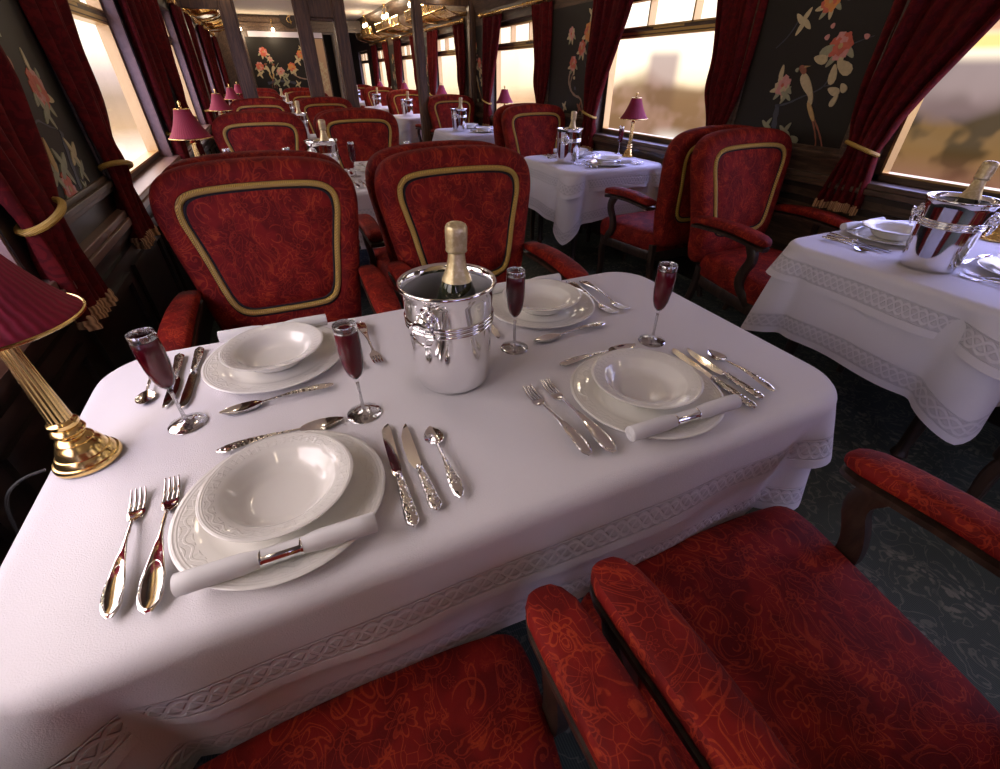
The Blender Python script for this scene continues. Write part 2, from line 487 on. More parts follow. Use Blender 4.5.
WH = .70          # half width of a window opening
ZS, ZH = .855, 1.80  # sill and head of the opening
def wall(side, ilist, y1):
    s = -1 if side == 'left' else 1
    xf = XL if s < 0 else XR; xo = xf+s*.125
    a, b_ = min(xf, xo), max(xf, xo)
    mb = MB()
    mb.box(a, b_, YB, y1, 0, ZS-.025); mb.box(a, b_, YB, y1, ZH, 1.94)
    edges = [YB]
    for i in ilist: edges += [Y0+P*i-WH, Y0+P*i+WH]
    edges.append(y1)
    for k in range(0, len(edges), 2): mb.box(a, b_, edges[k], edges[k+1], ZS-.025, ZH)
    o = struct('wall_'+side, mb, 'dark_wood' if s < 0 else 'wall_wood', smooth=False)  # right wall takes the lighter wood: the light falling there put into colour
    if s < 0:
        rv = MB()
        for i in ilist:
            for q in (-1, 1):
                yy = Y0+P*i+q*WH; rv.box(xf-.09, xf-.004, min(yy, yy-q*.012), max(yy, yy-q*.012), ZS, ZH)
        struct('trim_reveal_'+side, rv, 'sill_wood', smooth=False)
    # dado rails and sunk panels
    t = MB()
    x1 = xf-s*.016; x2 = xf-s*.03
    t.box(min(xf, x2), max(xf, x2), YB, y1, .775, .80)
    t.box(min(xf, x1), max(xf, x1), YB, y1, 0, .14)
    t.box(min(xf, x1), max(xf, x1), YB, y1, .70, .73)
    y = YB+.1
    while y < y1-.5:
        for (ya, yb, za, zb) in ((y, y+.52, .64, .67), (y, y+.52, .18, .21), (y, y+.03, .21, .64), (y+.49, y+.52, .21, .64)):
            t.box(min(xf, x1), max(xf, x1), ya, yb, za, zb)
        y += .6093
    struct('trim_dado_'+side, t, 'dark_wood', smooth=False)
    sl = MB(); x3 = xf-s*.035; x4 = xf+s*.12
    sl.box(min(x3, x4), max(x3, x4), YB, y1, ZS-.025, ZS)
    x5 = xf-s*.045
    sl.box(min(x5, xf-s*.0), max(x5, xf-s*.0), YB, y1, ZS-.052, ZS-.025)
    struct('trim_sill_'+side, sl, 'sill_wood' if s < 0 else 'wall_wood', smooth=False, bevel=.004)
wall('left', range(-2, 5), YE)
wall('right', range(-2, 7), YE2)
wb = MB()  # unseen end wall, its openings made up for light from behind
for q in ((-.95, 2.97, 0, .75), (-.95, 2.97, 1.95, 2.4), (-.95, -.45, .75, 1.95), (.50, .60, .75, 1.95), (1.42, 1.52, .75, 1.95), (2.47, 2.97, .75, 1.95)): wb.box(q[0], q[1], YB-.05, YB, q[2], q[3])
struct('wall_back', wb, 'wall_wood', smooth=False)
for k, (xa, xb) in enumerate(((-.45, .50), (.60, 1.42), (1.52, 2.47))):  # added panes behind the camera, letting sky light onto the table fronts
    g = MB().box(xa, xb, YB-.03, YB-.024, .75, 1.95); struct('window_%d' % (31+k), g, 'window_glass', smooth=False)
    la = bpy.data.lights.new('window_daylight', 'AREA'); la.shape = 'RECTANGLE'; la.size = xb-xa; la.size_y = 1.2; la.cycles.is_portal = True
    lo = bpy.data.objects.new('window_daylight', la); COL.objects.link(lo); lo.location = ((xa+xb)/2, YB-.06, 1.35); lo.rotation_euler = (pi/2, 0, 0)

wn = [0]
def window(side, i):
    s = -1 if side == 'left' else 1
    yc = Y0+P*i; g = GL if s < 0 else GR
    wn[0] += 1
    fr = MB()
    def bx(ya, yb, za, zb, d0=-.02, d1=.02, m=0):
        fr.cm = m; fr.box(g+d0, g+d1, ya, yb, za, zb); fr.cm = 0
    y0, y1 = yc-WH, yc+WH
    bx(y0, y0+.035, ZS, ZH); bx(y1-.035, y1, ZS, ZH); bx(y0, y1, ZS, ZS+.03); bx(y0, y1, ZH-.035, ZH)
    bx(y0, y1, 1.545, 1.59, -.03, .03)
    root = fr.build('window_%d' % wn[0], ['wall_wood', 'brass_dull'], smooth=False, bevel=.003)
    tag(root, None, None, None, 'structure')
    br = MB()
    d = .031
    for (ya, yb, za, zb) in ((y0+.035, y0+.047, ZS+.03, 1.545), (y1-.047, y1-.035, ZS+.03, 1.545), (y0+.035, y1-.035, ZS+.03, ZS+.04),
                             (y0+.035, y1-.035, 1.534, 1.545), (y0+.035, y1-.035, 1.59, 1.60), (y0+.035, y1-.035, ZH-.047, ZH-.035),
                             (y0+.035, y0+.045, 1.59, ZH-.035), (y1-.045, y1-.035, 1.59, ZH-.035),
                             (y0+.46, y0+.475, 1.59, ZH-.035), (y1-.475, y1-.46, 1.59, ZH-.035), (y0+.035, y1-.035, 1.552, 1.568), (yc-.16, yc+.16, 1.575, 1.587)):
        br.box(g-d, g+d, ya, yb, za, zb)
    br.build('brass_glazing_bar', 'brass_dull', root, smooth=False)
    gl = MB(); gl.box(g-.003, g+.003, y0+.03, y1-.03, ZS+.02, 1.55); gl.box(g-.003, g+.003, y0+.03, y1-.03, 1.585, ZH-.03)
    gl.build('window_pane', 'window_glass', root, smooth=False)
    # portal so the sky is sampled through the opening
    la = bpy.data.lights.new('window_daylight', 'AREA'); la.shape = 'RECTANGLE'; la.size = 2*WH; la.size_y = ZH-ZS
    la.cycles.is_portal = True
    lo = bpy.data.objects.new('window_daylight', la); COL.objects.link(lo)
    lo.location = (g+s*.06, yc, (ZS+ZH)/2)
    lo.rotation_euler = (pi/2, 0, pi/2*(-1 if s < 0 else 1))
for i in range(-2, 5): window('left', i)
for i in range(-2, 7): window('right', i)

# ------------------------------------------------------------------ floral wall panels
def blob(mb, cy, cz, r, k, ma, rot=0, pet=5, depth=.4):
    pts = []
    for i in range(pet*6):
        a = TAU*i/(pet*6)
        rr = r*(1-depth*.5+depth*.5*cos(pet*a)) * (1+.12*sin(3*a+k))
        pts.append((cy+rr*cos(a+rot), cz+rr*sin(a+rot)))
    mb.cm = ma; return pts
def leafpts(cy, cz, l, w, ang):
    out = []
    for i in range(12):
        t = i/12*TAU
        x = l/2*cos(t); y = w/2*sin(t)*(1-.35*cos(t))
        out.append((cy+x*cos(ang)-y*sin(ang), cz+x*sin(ang)+y*cos(ang)))
    return out
INK = ['ink_coral', 'ink_orange', 'ink_pink', 'ink_cream', 'ink_leaf', 'ink_blue', 'ink_bark', 'ink_rust', 'ink_gold']
IX = {k[4:]: i for i, k in enumerate(INK)}
def inlay(design, place, name='floral_inlay', parent=None, th=.0022):
    """design: list of (kind, ...) in panel coordinates (a, z); place maps (a, z, depth) to world; one mesh per motif"""
    lay = [0]; cur = [None]
    def poly(pts, ma, d=0):
        mb = cur[0]; mb.cm = ma; lay[0] += 1
        t0 = .0006; t1 = th+d+.00004*lay[0]
        mb.loft([[place(a, z, t0) for a, z in pts], [place(a, z, t1) for a, z in pts]])
    def stroke(pts, w0, w1, ma):
        pts = chaikin(pts, 2, False); N = len(pts); L = []; R = []
        for i, p in enumerate(pts):
            q0, q1 = pts[max(i-1, 0)], pts[min(i+1, N-1)]
            dx, dz = q1[0]-q0[0], q1[1]-q0[1]; l = sqrt(dx*dx+dz*dz) or 1
            w = (w0+(w1-w0)*i/(N-1))/2*(1+.25*sin(i*2.1))
            L.append((p[0]-dz/l*w, p[1]+dx/l*w)); R.append((p[0]+dz/l*w, p[1]-dx/l*w))
        cur[0].cm = ma; lay[0] += 1
        rings = [[place(*L[i], .0006), place(*L[i], th*.8), place(*R[i], th*.8), place(*R[i], .0006)] for i in range(N)]
        cur[0].loft(rings)
    for e in design:
        k = e[0]; cur[0] = MB()
        if k == 'flower':
            _, a, z, r, colr = e
            for t in (-.5, -1.2, -1.95, -2.7): poly(leafpts(a+r*1.05*cos(t), z+r*1.05*sin(t), r*1.05, r*.45, t+.25), IX['cream' if int(t*7) % 2 else 'leaf'])
            for q, (n_, ro, rs) in enumerate(((7, .62, .72), (5, .34, .62))):
                for j in range(n_):
                    t = TAU*j/n_+a*9+q
                    pts = [(a+r*ro*cos(t)+r*rs*.5*(1+.16*sin(5*w+j))*cos(w), z+r*ro*sin(t)+r*rs*.5*(1+.16*sin(5*w+j))*sin(w)) for w in [TAU*h/14 for h in range(14)]]
                    poly(pts, IX[colr] if (j+q) % 3 else IX['pink' if colr == 'coral' else ('cream' if colr == 'pink' else 'coral')], .0003*q)
            poly([(a+r*.2*cos(TAU*h/9), z+r*.2*sin(TAU*h/9)) for h in range(9)], IX['gold' if colr != 'pink' else 'coral'], .0008)
            nm = 'flower_inlay'
        elif k == 'leaves':
            _, a, z, r, colr = e
            for t in (.5, 1.9, 3.6, 5.0): poly(leafpts(a+r*.5*cos(t), z+r*.5*sin(t), r*1.1, r*.42, t+.2), IX[colr])
            nm = 'leaf_spray_inlay'
        elif k == 'leaf': _, a, z, l, w, ang, colr = e; poly(leafpts(a, z, l, w, ang), IX[colr]); nm = 'leaf_inlay'
        elif k == 'stroke': _, pts, w0, w1, colr = e; stroke(pts, w0, w1, IX[colr]); nm = 'branch_inlay'
        elif k == 'bird':
            _, a, z, sc, fl, lean = e
            f = lambda pts: [(a+fl*x*sc*1.5+lean*y*sc, z+y*sc) for x, y in pts]
            stroke(f([(-.035, -.13), (-.05, -.2), (-.055, -.28), (-.035, -.34)]), .012*sc, .007*sc, IX['rust'])
            stroke(f([(-.045, -.13), (-.07, -.2), (-.085, -.28), (-.085, -.35)]), .012*sc, .007*sc, IX['rust'])
            poly(f(chaikin([(-.02, .0), (.012, .045), (.03, .10), (.012, .14), (-.012, .13), (-.034, .06), (-.04, -.01), (-.03, -.05), (-.008, -.04)])), IX['cream'])
            poly(f(chaikin([(.012, .125), (.03, .15), (.03, .175), (.012, .185), (-.006, .165), (-.004, .135)])), IX['rust'], .0003)
            poly(f([(.002, .178), (.004, .164), (-.026, .176)]), IX['gold'], .0004)
            poly(f(chaikin([(-.028, -.03), (-.004, -.03), (-.03, -.14), (-.052, -.135)])), IX['gold'], .0003)
            nm = 'bird_inlay'
        cur[0].build(nm, INK, parent, smooth=False)

D_R0 = [('leaves', 2.097, 1.528, .06, 'cream'), ('stroke', [(2.12, 1.55), (2.16, 1.47), (2.22, 1.42)], .006, .004, 'blue'), ('flower', 1.979, 1.60, .05, 'orange'),
        ('flower', 1.847, 1.417, .062, 'coral'), ('leaf', 1.79, 1.33, .1, .05, .5, 'cream'), ('leaf', 1.91, 1.40, .08, .045, 2.6, 'leaf'), ('leaf', 1.93, 1.365, .08, .04, .2, 'cream'),
        ('leaf', 1.835, 1.30, .09, .04, 1.4, 'cream'), ('leaf', 1.925, 1.5, .022, .022, 0, 'pink'), ('leaf', 1.935, 1.455, .026, .024, 0, 'pink'),
        ('stroke', [(1.80, 1.42), (1.74, 1.44), (1.70, 1.45)], .005, .003, 'blue'), ('leaf', 1.735, 1.45, .03, .02, .5, 'pink'),
        ('flower', 2.105, 1.25, .05, 'pink'), ('leaves', 2.07, 1.205, .045, 'leaf'), ('leaf', 2.135, 1.31, .07, .025, 1.5, 'cream'), ('leaf', 2.045, 1.32, .02, .02, 0, 'leaf'),
        ('bird', 1.945, 1.20, .78, 1, .42), ('stroke', [(2.10, 1.15), (2.03, 1.17), (1.98, 1.195), (1.9, 1.225), (1.86, 1.25), (1.845, 1.30)], .010, .004, 'blue'), ('stroke', [(1.86, 1.25), (1.83, 1.255)], .005, .003, 'blue'),
        ('stroke', [(2.10, 1.16), (2.09, 1.08), (2.07, 1.02), (2.05, .975)], .03, .03, 'blue'), ('leaves', 2.13, 1.05, .045, 'leaf'), ('leaves', 2.0, 1.03, .05, 'leaf'), ('leaf', 1.93, 1.0, .06, .03, .4, 'leaf'),
        ('leaf', 1.80, 1.23, .07, .035, .3, 'cream'), ('leaf', 1.755, 1.245, .05, .03, .8, 'cream'), ('leaf', 1.78, 1.19, .06, .03, 1.9, 'cream'), ]
yc1 = 4.43
D_R1 = [('flower', 4.433, 1.60, .055, 'pink'), ('flower', 4.15, 1.60, .07, 'orange'), ('flower', 4.235, 1.49, .06, 'coral'), ('flower', 4.368, 1.38, .06, 'coral'), ('leaves', 4.12, 1.72, .06, 'cream'),
        ('stroke', [(4.41, 1.32), (4.43, 1.25), (4.39, 1.18), (4.3, 1.13), (4.2, 1.12), (4.15, 1.06), (4.14, .98)], .022, .014, 'bark'), ('stroke', [(4.36, 1.3), (4.4, 1.22), (4.36, 1.17)], .012, .008, 'bark'),
        ('leaves', 4.47, 1.035, .05, 'cream'), ('leaf', 4.33, 1.27, .03, .025, 0, 'cream'), ('stroke', [(4.18, 1.56), (4.2, 1.45), (4.15, 1.35)], .004, .004, 'blue'), ('leaves', 4.2, 1.04, .05, 'rust'), ('leaf', 4.3, 1.19, .03, .02, 1, 'blue')]
D_L0 = [('flower', 2.151, 1.27, .058, 'coral'), ('leaves', 2.12, 1.205, .05, 'leaf'), ('leaf', 2.16, 1.345, .06, .02, 1.4, 'cream'), ('leaf', 2.2, 1.31, .03, .02, 1.2, 'leaf'), ('bird', 1.95, 1.17, 1.0, 1, .30),
        ('stroke', [(1.93, 1.13), (2.0, 1.2), (2.08, 1.17), (2.13, 1.16)], .008, .004, 'blue'), ('stroke', [(2.16, 1.15), (2.12, 1.08), (2.09, 1.0), (2.075, .955)], .024, .024, 'blue'),
        ('leaves', 2.17, 1.08, .055, 'cream'), ('leaves', 2.17, 1.03, .045, 'leaf'), ('flower', 1.986, 1.0, .05, 'coral'), ('leaves', 2.03, 1.06, .06, 'leaf'), ('leaves', 1.94, 1.05, .05, 'leaf'), ('leaf', 1.97, 1.1, .1, .03, 1.3, 'gold'),
        ('leaves', 2.12, .98, .03, 'leaf'), ('flower', 2.02, 1.48, .06, 'orange'), ('leaves', 2.1, 1.55, .06, 'cream')]
def shift(d, dy):
    out = []
    for e in d:
        if e[0] == 'stroke': out.append((e[0], [(a+dy, z) for a, z in e[1]], *e[2:]))
        else: out.append((e[0], e[1]+dy, *e[2:]))
    return out
def panel(side, i, design, label):
    s = -1 if side == 'left' else 1
    xf = XL if s < 0 else XR
    yc = Y0+P*(i+.5); h = .36
    root = empty('floral_panel', label, 'wall panel', (xf, yc, ZS))
    B = lambda mb, d0, d1, ya, yb, za, zb: mb.box(min(-s*d0, -s*d1), max(-s*d0, -s*d1), ya, yb, za-ZS, zb-ZS)
    b = MB(); B(b, .0005, .007, -h, h, .96, 1.80); b.build('lacquer_board', 'lacquer', root, smooth=False)
    f = MB()
    for w, d in ((0, .022), (.018, .03), (.036, .016)):
        a = h+.055-w
        B(f, .0005, d, -a, -a+.02, .925+w, 1.80); B(f, .0005, d, a-.02, a, .925+w, 1.80); B(f, .0005, d, -a+.02, a-.02, .925+w, .945+w)
    f.build('panel_moulding', 'wall_wood', root, smooth=False, bevel=.003)
    ob = inlay([e for e in shift(design, -yc)], lambda a, z, d: (-s*(.0065+d), a, z-ZS), parent=root)
    return root
panel('right', 0, D_R0, 'black floral wall panel with a long-tailed bird and red flower behind the front two-seat table')
panel('left', 0, D_L0, 'black floral wall panel with coral flower beside the table lamp on the four-seat side')
panel('right', 1, D_R1, 'black wall panel with climbing orange blossom branch behind the second two-seat table')
for i in (2, 3, 4): panel('right', i, shift(D_R1 if i % 2 else D_R0, P*(i-1 if i % 2 else i)), 'black floral wall panel behind the %s two-seat table from the front' % ORD[i])
for i in (1, 2): panel('left', i, shift(D_L0, P*i), 'black floral wall panel just past the %s window on the four-seat side' % ORD[i])

# ------------------------------------------------------------------ curtains, rods
def curtain_mesh(flip, tuck=1.0, full=0.0, bulge=0.0):
    """local: y=0 at the window side's tie point axis, +y towards the pier, x towards the room, z absolute"""
    def span(z):   # (window side, pier side)
        keys = [(1.86, -.40, .16), (1.65, -.325, .165), (1.45, -.225, .165), (1.25, -.115, .16), (1.12, -.055, .15), (1.04, -.035, .13), (1.0, -.02, .125), (.96, -.025, .13), (.88, -.035, .15), (.78, -.045, .17), (.735, -.05, .18)]
        for (z0, a0, b0), (z1, a1, b1) in zip(keys, keys[1:]):
            if z <= z0 and z >= z1:
                t = (z0-z)/(z0-z1); return (a0+(a1-a0)*t)*(tuck if z > 1.0 else 1)-bulge*exp(-((z-1.22)/.13)**2), b0+(b1-b0)*t+full*min(1, max(0, (z-1.0)/.3))**.7
        return keys[-1][1:]
    mb = MB(); nu = 48; zs = [1.86-(1.86-.735)*k/40 for k in range(41)]
    rings = []
    for z in zs:
        a, b = span(z); w = b-a
        pinch = exp(-((z-1.0)/.09)**2)
        rr = []
        for k in range(nu+1):
            u = k/nu
            amp = (.020+.012*sin(u*9+1))*(1-.45*pinch)
            x = .03+amp*sin(u*TAU*5.5+.5*sin(z*5))+.012*sin(u*TAU*2+z*3)+.028*sin(pi*u)*pinch+.01*sin(pi*u)
            rr.append((x, (a+w*u)*flip, z))
        rings.append(rr)
    mb.loft(rings, False, False, False)
    return mb, span
CUR = {}
def curtain(side, i, far, label):
    s = -1 if side == 'left' else 1
    flip = 1 if far else -1
    tie_y = Y0+P*i+flip*(WH-.02+(.08 if s < 0 else 0))
    key = (s, flip, s < 0 and flip > 0 and i > 0)
    x0 = (XL if s < 0 else XR)
    if key not in CUR:
        root = empty('curtain', label, 'curtain')
        mb, span = curtain_mesh(flip, .1 if key[2] else (1.0 if flip > 0 or s < 0 else .45), (.22 if flip > 0 else -.03) if s < 0 else .03, .07 if s < 0 and flip < 0 else (.05 if s > 0 and flip < 0 else 0))
        mb.v = [(-s*x, y, z) for x, y, z in mb.v]
        mb.build('drape', 'curtain_velvet', root, solid=.006, sharp=False, fix=False)
        t = MB(); pts = []
        a, b = span(1.0)
        for k in range(28):
            q = TAU*k/28
            pts.append((-s*(.045+.052*cos(q)), flip*((a+b)/2+(b-a)/2*1.10*sin(q)), 1.0+.012*cos(q)-.018*flip*0+.02*sin(q)))
        t.tube(pts, .0095, 8, True)
        tb = t.build('tieback', 'gold_cord', root)
        f = MB(); a, b = span(.735); nu = 64; rings = []
        for z, ex in ((.748, .004), (.742, .009), (.730, .011), (.722, .009), (.714, .013), (.703, .013)):
            rr = []
            for k in range(nu):
                u = k/nu*2; back = u > 1; uu = 2-u if back else u
                amp = .020+.012*sin(uu*9+1)
                x = .03+amp*sin(uu*TAU*5.5+.5*sin(.735*5))+.012*sin(uu*TAU*2+2.2)+.01*sin(pi*uu)
                x += -ex if back else ex
                rr.append((-s*x, (a+(b-a)*uu)*flip, z))
            rings.append(rr)
        f.loft(rings); f.build('fringe', 'gold_fringe', root, sharp=60)
        CUR[key] = Proto(root)
    return CUR[key].put((x0, tie_y, 0), 0, label, 'red velvet curtains')
def rod(side, i, label):
    s = -1 if side == 'left' else 1
    x = (XL if s < 0 else XR)-s*.045; yc = Y0+P*i
    root = empty('curtain_rod', label, 'curtain rod', (x, yc, 1.885), 0, 'brass curtain rods')
    mb = MB(); mb.tube([(0, -.86, 0), (0, .86, 0)], .013, 10); mb.build('pole', 'brass', root)
    for q in (-1, 1):
        f = MB(); M = Matrix.Rotation(-q*pi/2, 4, 'X')
        f.lathe([(.013, 0), (.02, .004), (.02, .012), (.012, .018), (.024, .036), (.027, .05), (.02, .066), (.006, .076)], 14, (0, q*.855, 0), M)
        f.build('finial', 'brass', root)
        g = MB(); g.bar([(0, q*.8, -.0), (s*.045, q*.8, 0)], .018, .03); g.build('bracket', 'brass_dull', root)
    for k in range(6):
        for q in (-1, 1):
            y = q*(.30+.10*k)
            t = MB(); t.tube([(.019*cos(a*TAU/12), y, .019*sin(a*TAU/12)-.004) for a in range(12)], .0035, 6, True); t.build('ring', 'brass', root)
SIDE = {'left': 'four-seat side', 'right': 'two-seat side'}
for side, rng in (('left', range(0, 5)), ('right', range(0, 6))):
    for i in rng:
        for far in (False, True):
            if i == 0 and not far: continue
            curtain(side, i, far, 'red velvet curtain tied in gold at the %s edge of the %s window, %s' % ('far' if far else 'near', ORD[i], SIDE[side]))
        if i: rod(side, i, 'brass curtain rod with rings over the %s window, %s' % (ORD[i], SIDE[side]))

# ------------------------------------------------------------------ chairs
def build_chair():
    root = empty('dining_armchair', 'x', 'armchair')
    O = chaikin(mirror([(0, .40), (.19, .40), (.25, .415), (.268, .55), (.292, .70), (.322, .86), (.332, .925), (.325, .985), (.295, 1.03), (.235, 1.056), (.13, 1.069), (0, 1.073)]), 2)
    T = chaikin(mirror([(0, .568), (.09, .568), (.15, .574), (.184, .608), (.202, .69), (.218, .78), (.238, .86), (.250, .91), (.246, .958), (.212, .985), (.14, .994), (0, .997)]), 2)
    cz = (0, .79); n = len(O)
    def ly(z): return -.213-.155*max(0, z-.6)
    def ring(pts, dy, zdrop=0): return [(x, ly(z)+dy, z) for x, z in pts]
    C = [cz]*n
    fr = [ring(O, -.055), ring(O, -.045), ring(lerp2(O, T, .03), -.028), ring(lerp2(O, T, .12), -.012), ring(lerp2(O, T, .3), -.002), ring(lerp2(O, T, .55), .002), ring(lerp2(O, T, .80), .001), ring(lerp2(O, T, .9), -.004),
          ring(lerp2(T, C, .02), -.006), ring(lerp2(T, C, .06), -.003), ring(lerp2(T, C, .12), .004), ring(lerp2(T, C, .3), .009), ring(lerp2(T, C, .6), .012), ring(lerp2(T, C, .9), .013)]
    bk = [ring(O, -.055), ring(O, -.072), ring(lerp2(O, T, .04), -.091), ring(lerp2(O, T, .15), -.105), ring(lerp2(O, T, .4), -.112), ring(lerp2(O, T, .8), -.112), ring(lerp2(O, T, .92), -.107), ring(lerp2(T, C, .03), -.107), ring(lerp2(T, C, .1), -.113), ring(lerp2(T, C, .5), -.119), ring(lerp2(T, C, .9), -.120)]
    mb = MB(); mb.loft(list(reversed(fr))+bk[1:]); b = mb.build('backrest', 'red_damask', root, sharp=False)
    for nm, dy in (('front_braid', -.001), ('rear_braid', -.110)):
        t = MB(); t.tube([(x, ly(z)+dy, z) for x, z in T], .0105, 8, True, up=(0, 1, 0)); tr = t.build(nm, 'gold_cord', b)
        for f, q in ((.925, .0), (1.0, .045)):
            pp = lerp2(O, T, f) if q == 0 else lerp2(T, C, q+.015)
            t = MB(); t.tube([(x, ly(z)+dy-(.003 if dy > -.1 else -.003), z) for x, z in pp], .0058, 6, True, up=(0, 1, 0)); t.build('black_piping', 'black_piping', b)
    # seat cushion
    half = [(0, -.24), (.17, -.24), (.22, -.23), (.245, -.15), (.27, .0), (.295, .15), (.305, .22), (.295, .275), (.22, .288), (.11, .295), (0, .297)]
    A = chaikin(mirror(half), 2)
    def sc(f, z, dx=0): return [(x*f, .02+(y-.02)*f, z) for x, y in A]
    mb = MB(); mb.loft([sc(.95, .352), sc(.99, .358), sc(1.0, .38), sc(1.005, .41), sc(.995, .435), sc(.97, .453), sc(.92, .466), sc(.82, .476), sc(.6, .483), sc(.3, .486), sc(.05, .487)])
    mb.build('seat', 'red_damask', root, sharp=False)
    mb = MB(); mb.loft([sc(.95, .29), sc(.975, .30), sc(.975, .345), sc(.955, .356)]); mb.build('seat_frame', 'chair_wood', root)
    for q in (-1, 1):
        path = [(q*.31, y, z) for y, z in ((-.235, .66), (-.16, .667), (-.06, .673), (.04, .672), (.12, .665), (.175, .658), (.20, .654), (.212, .652), (.218, .650))]
        ws = [.070, .078, .084, .088, .088, .082, .064, .044, .020]; hs = [.040, .046, .050, .050, .050, .048, .042, .032, .016]
        rings = []
        for (x, y, z), w, h in zip(path, ws, hs):
            rr = []
            for k in range(16):
                a = TAU*k/16; e = .62
                cx = abs(cos(a))**e*(1 if cos(a) > 0 else -1); sz = abs(sin(a))**e*(1 if sin(a) > 0 else -1)
                rr.append((x+cx*w/2, y, z+.004+sz*h/2*(1.0 if sz > 0 else .7)))
            rings.append(rr)
        mb = MB(); mb.loft(rings); pad = mb.build('armrest', 'red_damask', root, sharp=False)
        mb = MB(); mb.bar([(x, y-.003, z-.025) for x, y, z in path[:-1]], [w*.98 for w in ws[:-1]], .018); mb.build('arm_rail', 'chair_wood', root)
        pp = chaikin([(q*.31, .125, .635), (q*.312, .165, .57), (q*.302, .12, .49), (q*.297, .115, .42), (q*.285, .18, .36), (q*.275, .2, .32)], 2, False)
        mb = MB(); mb.bar(pp, [.045+.014*abs(i/len(pp)-.4) for i in range(len(pp))], .032, up=(1, 0, 0)); mb.build('arm_support', 'chair_wood', root)
        pp = chaikin([(q*.265, .225, .33), (q*.275, .245, .25), (q*.268, .232, .12), (q*.272, .25, 0)], 2, False)
        N = len(pp); mb = MB(); mb.bar(pp, [.05-.022*i/(N-1) for i in range(N)], [.05-.022*i/(N-1) for i in range(N)], up=(1, 0, 0)); mb.build('leg', 'chair_wood', root)
        pp = chaikin([(q*.215, -.215, .40), (q*.218, -.225, .25), (q*.22, -.27, .1), (q*.222, -.31, 0)], 2, False)
        N = len(pp); mb = MB(); mb.bar(pp, [.042-.014*i/(N-1) for i in range(N)], [.042-.014*i/(N-1) for i in range(N)], up=(1, 0, 0)); mb.build('leg', 'chair_wood', root)
    return root
chair = Proto(build_chair())
GCH = 'red damask armchairs along the carriage'
def put_chair(x, y, face_far, label): chair.put((x, y, 0), 0 if face_far else pi, label, GCH)
LX = (-.105, .630); RX = 2.275
for i in range(5):
    for x, nm in zip(LX, ('window', 'aisle')):
        yn = .10 if i == 0 else 2.40+P*(i-1)
        put_chair(x, yn, True, 'red damask armchair on the %s side, near edge of the %s four-seat table' % (nm, ORD[i]))
        put_chair(x, 1.545+P*i, False, 'red damask armchair on the %s side, far edge of the %s four-seat table' % (nm, ORD[i]))
for i in range(6):
    put_chair(RX if i else 2.14, .03 if i == 0 else 2.42+P*(i-1), True, 'red damask armchair at the near edge of the %s two-seat table' % ORD[i])
    put_chair(RX, 1.575+P*i, False, 'red damask armchair at the far edge of the %s two-seat table' % ORD[i])

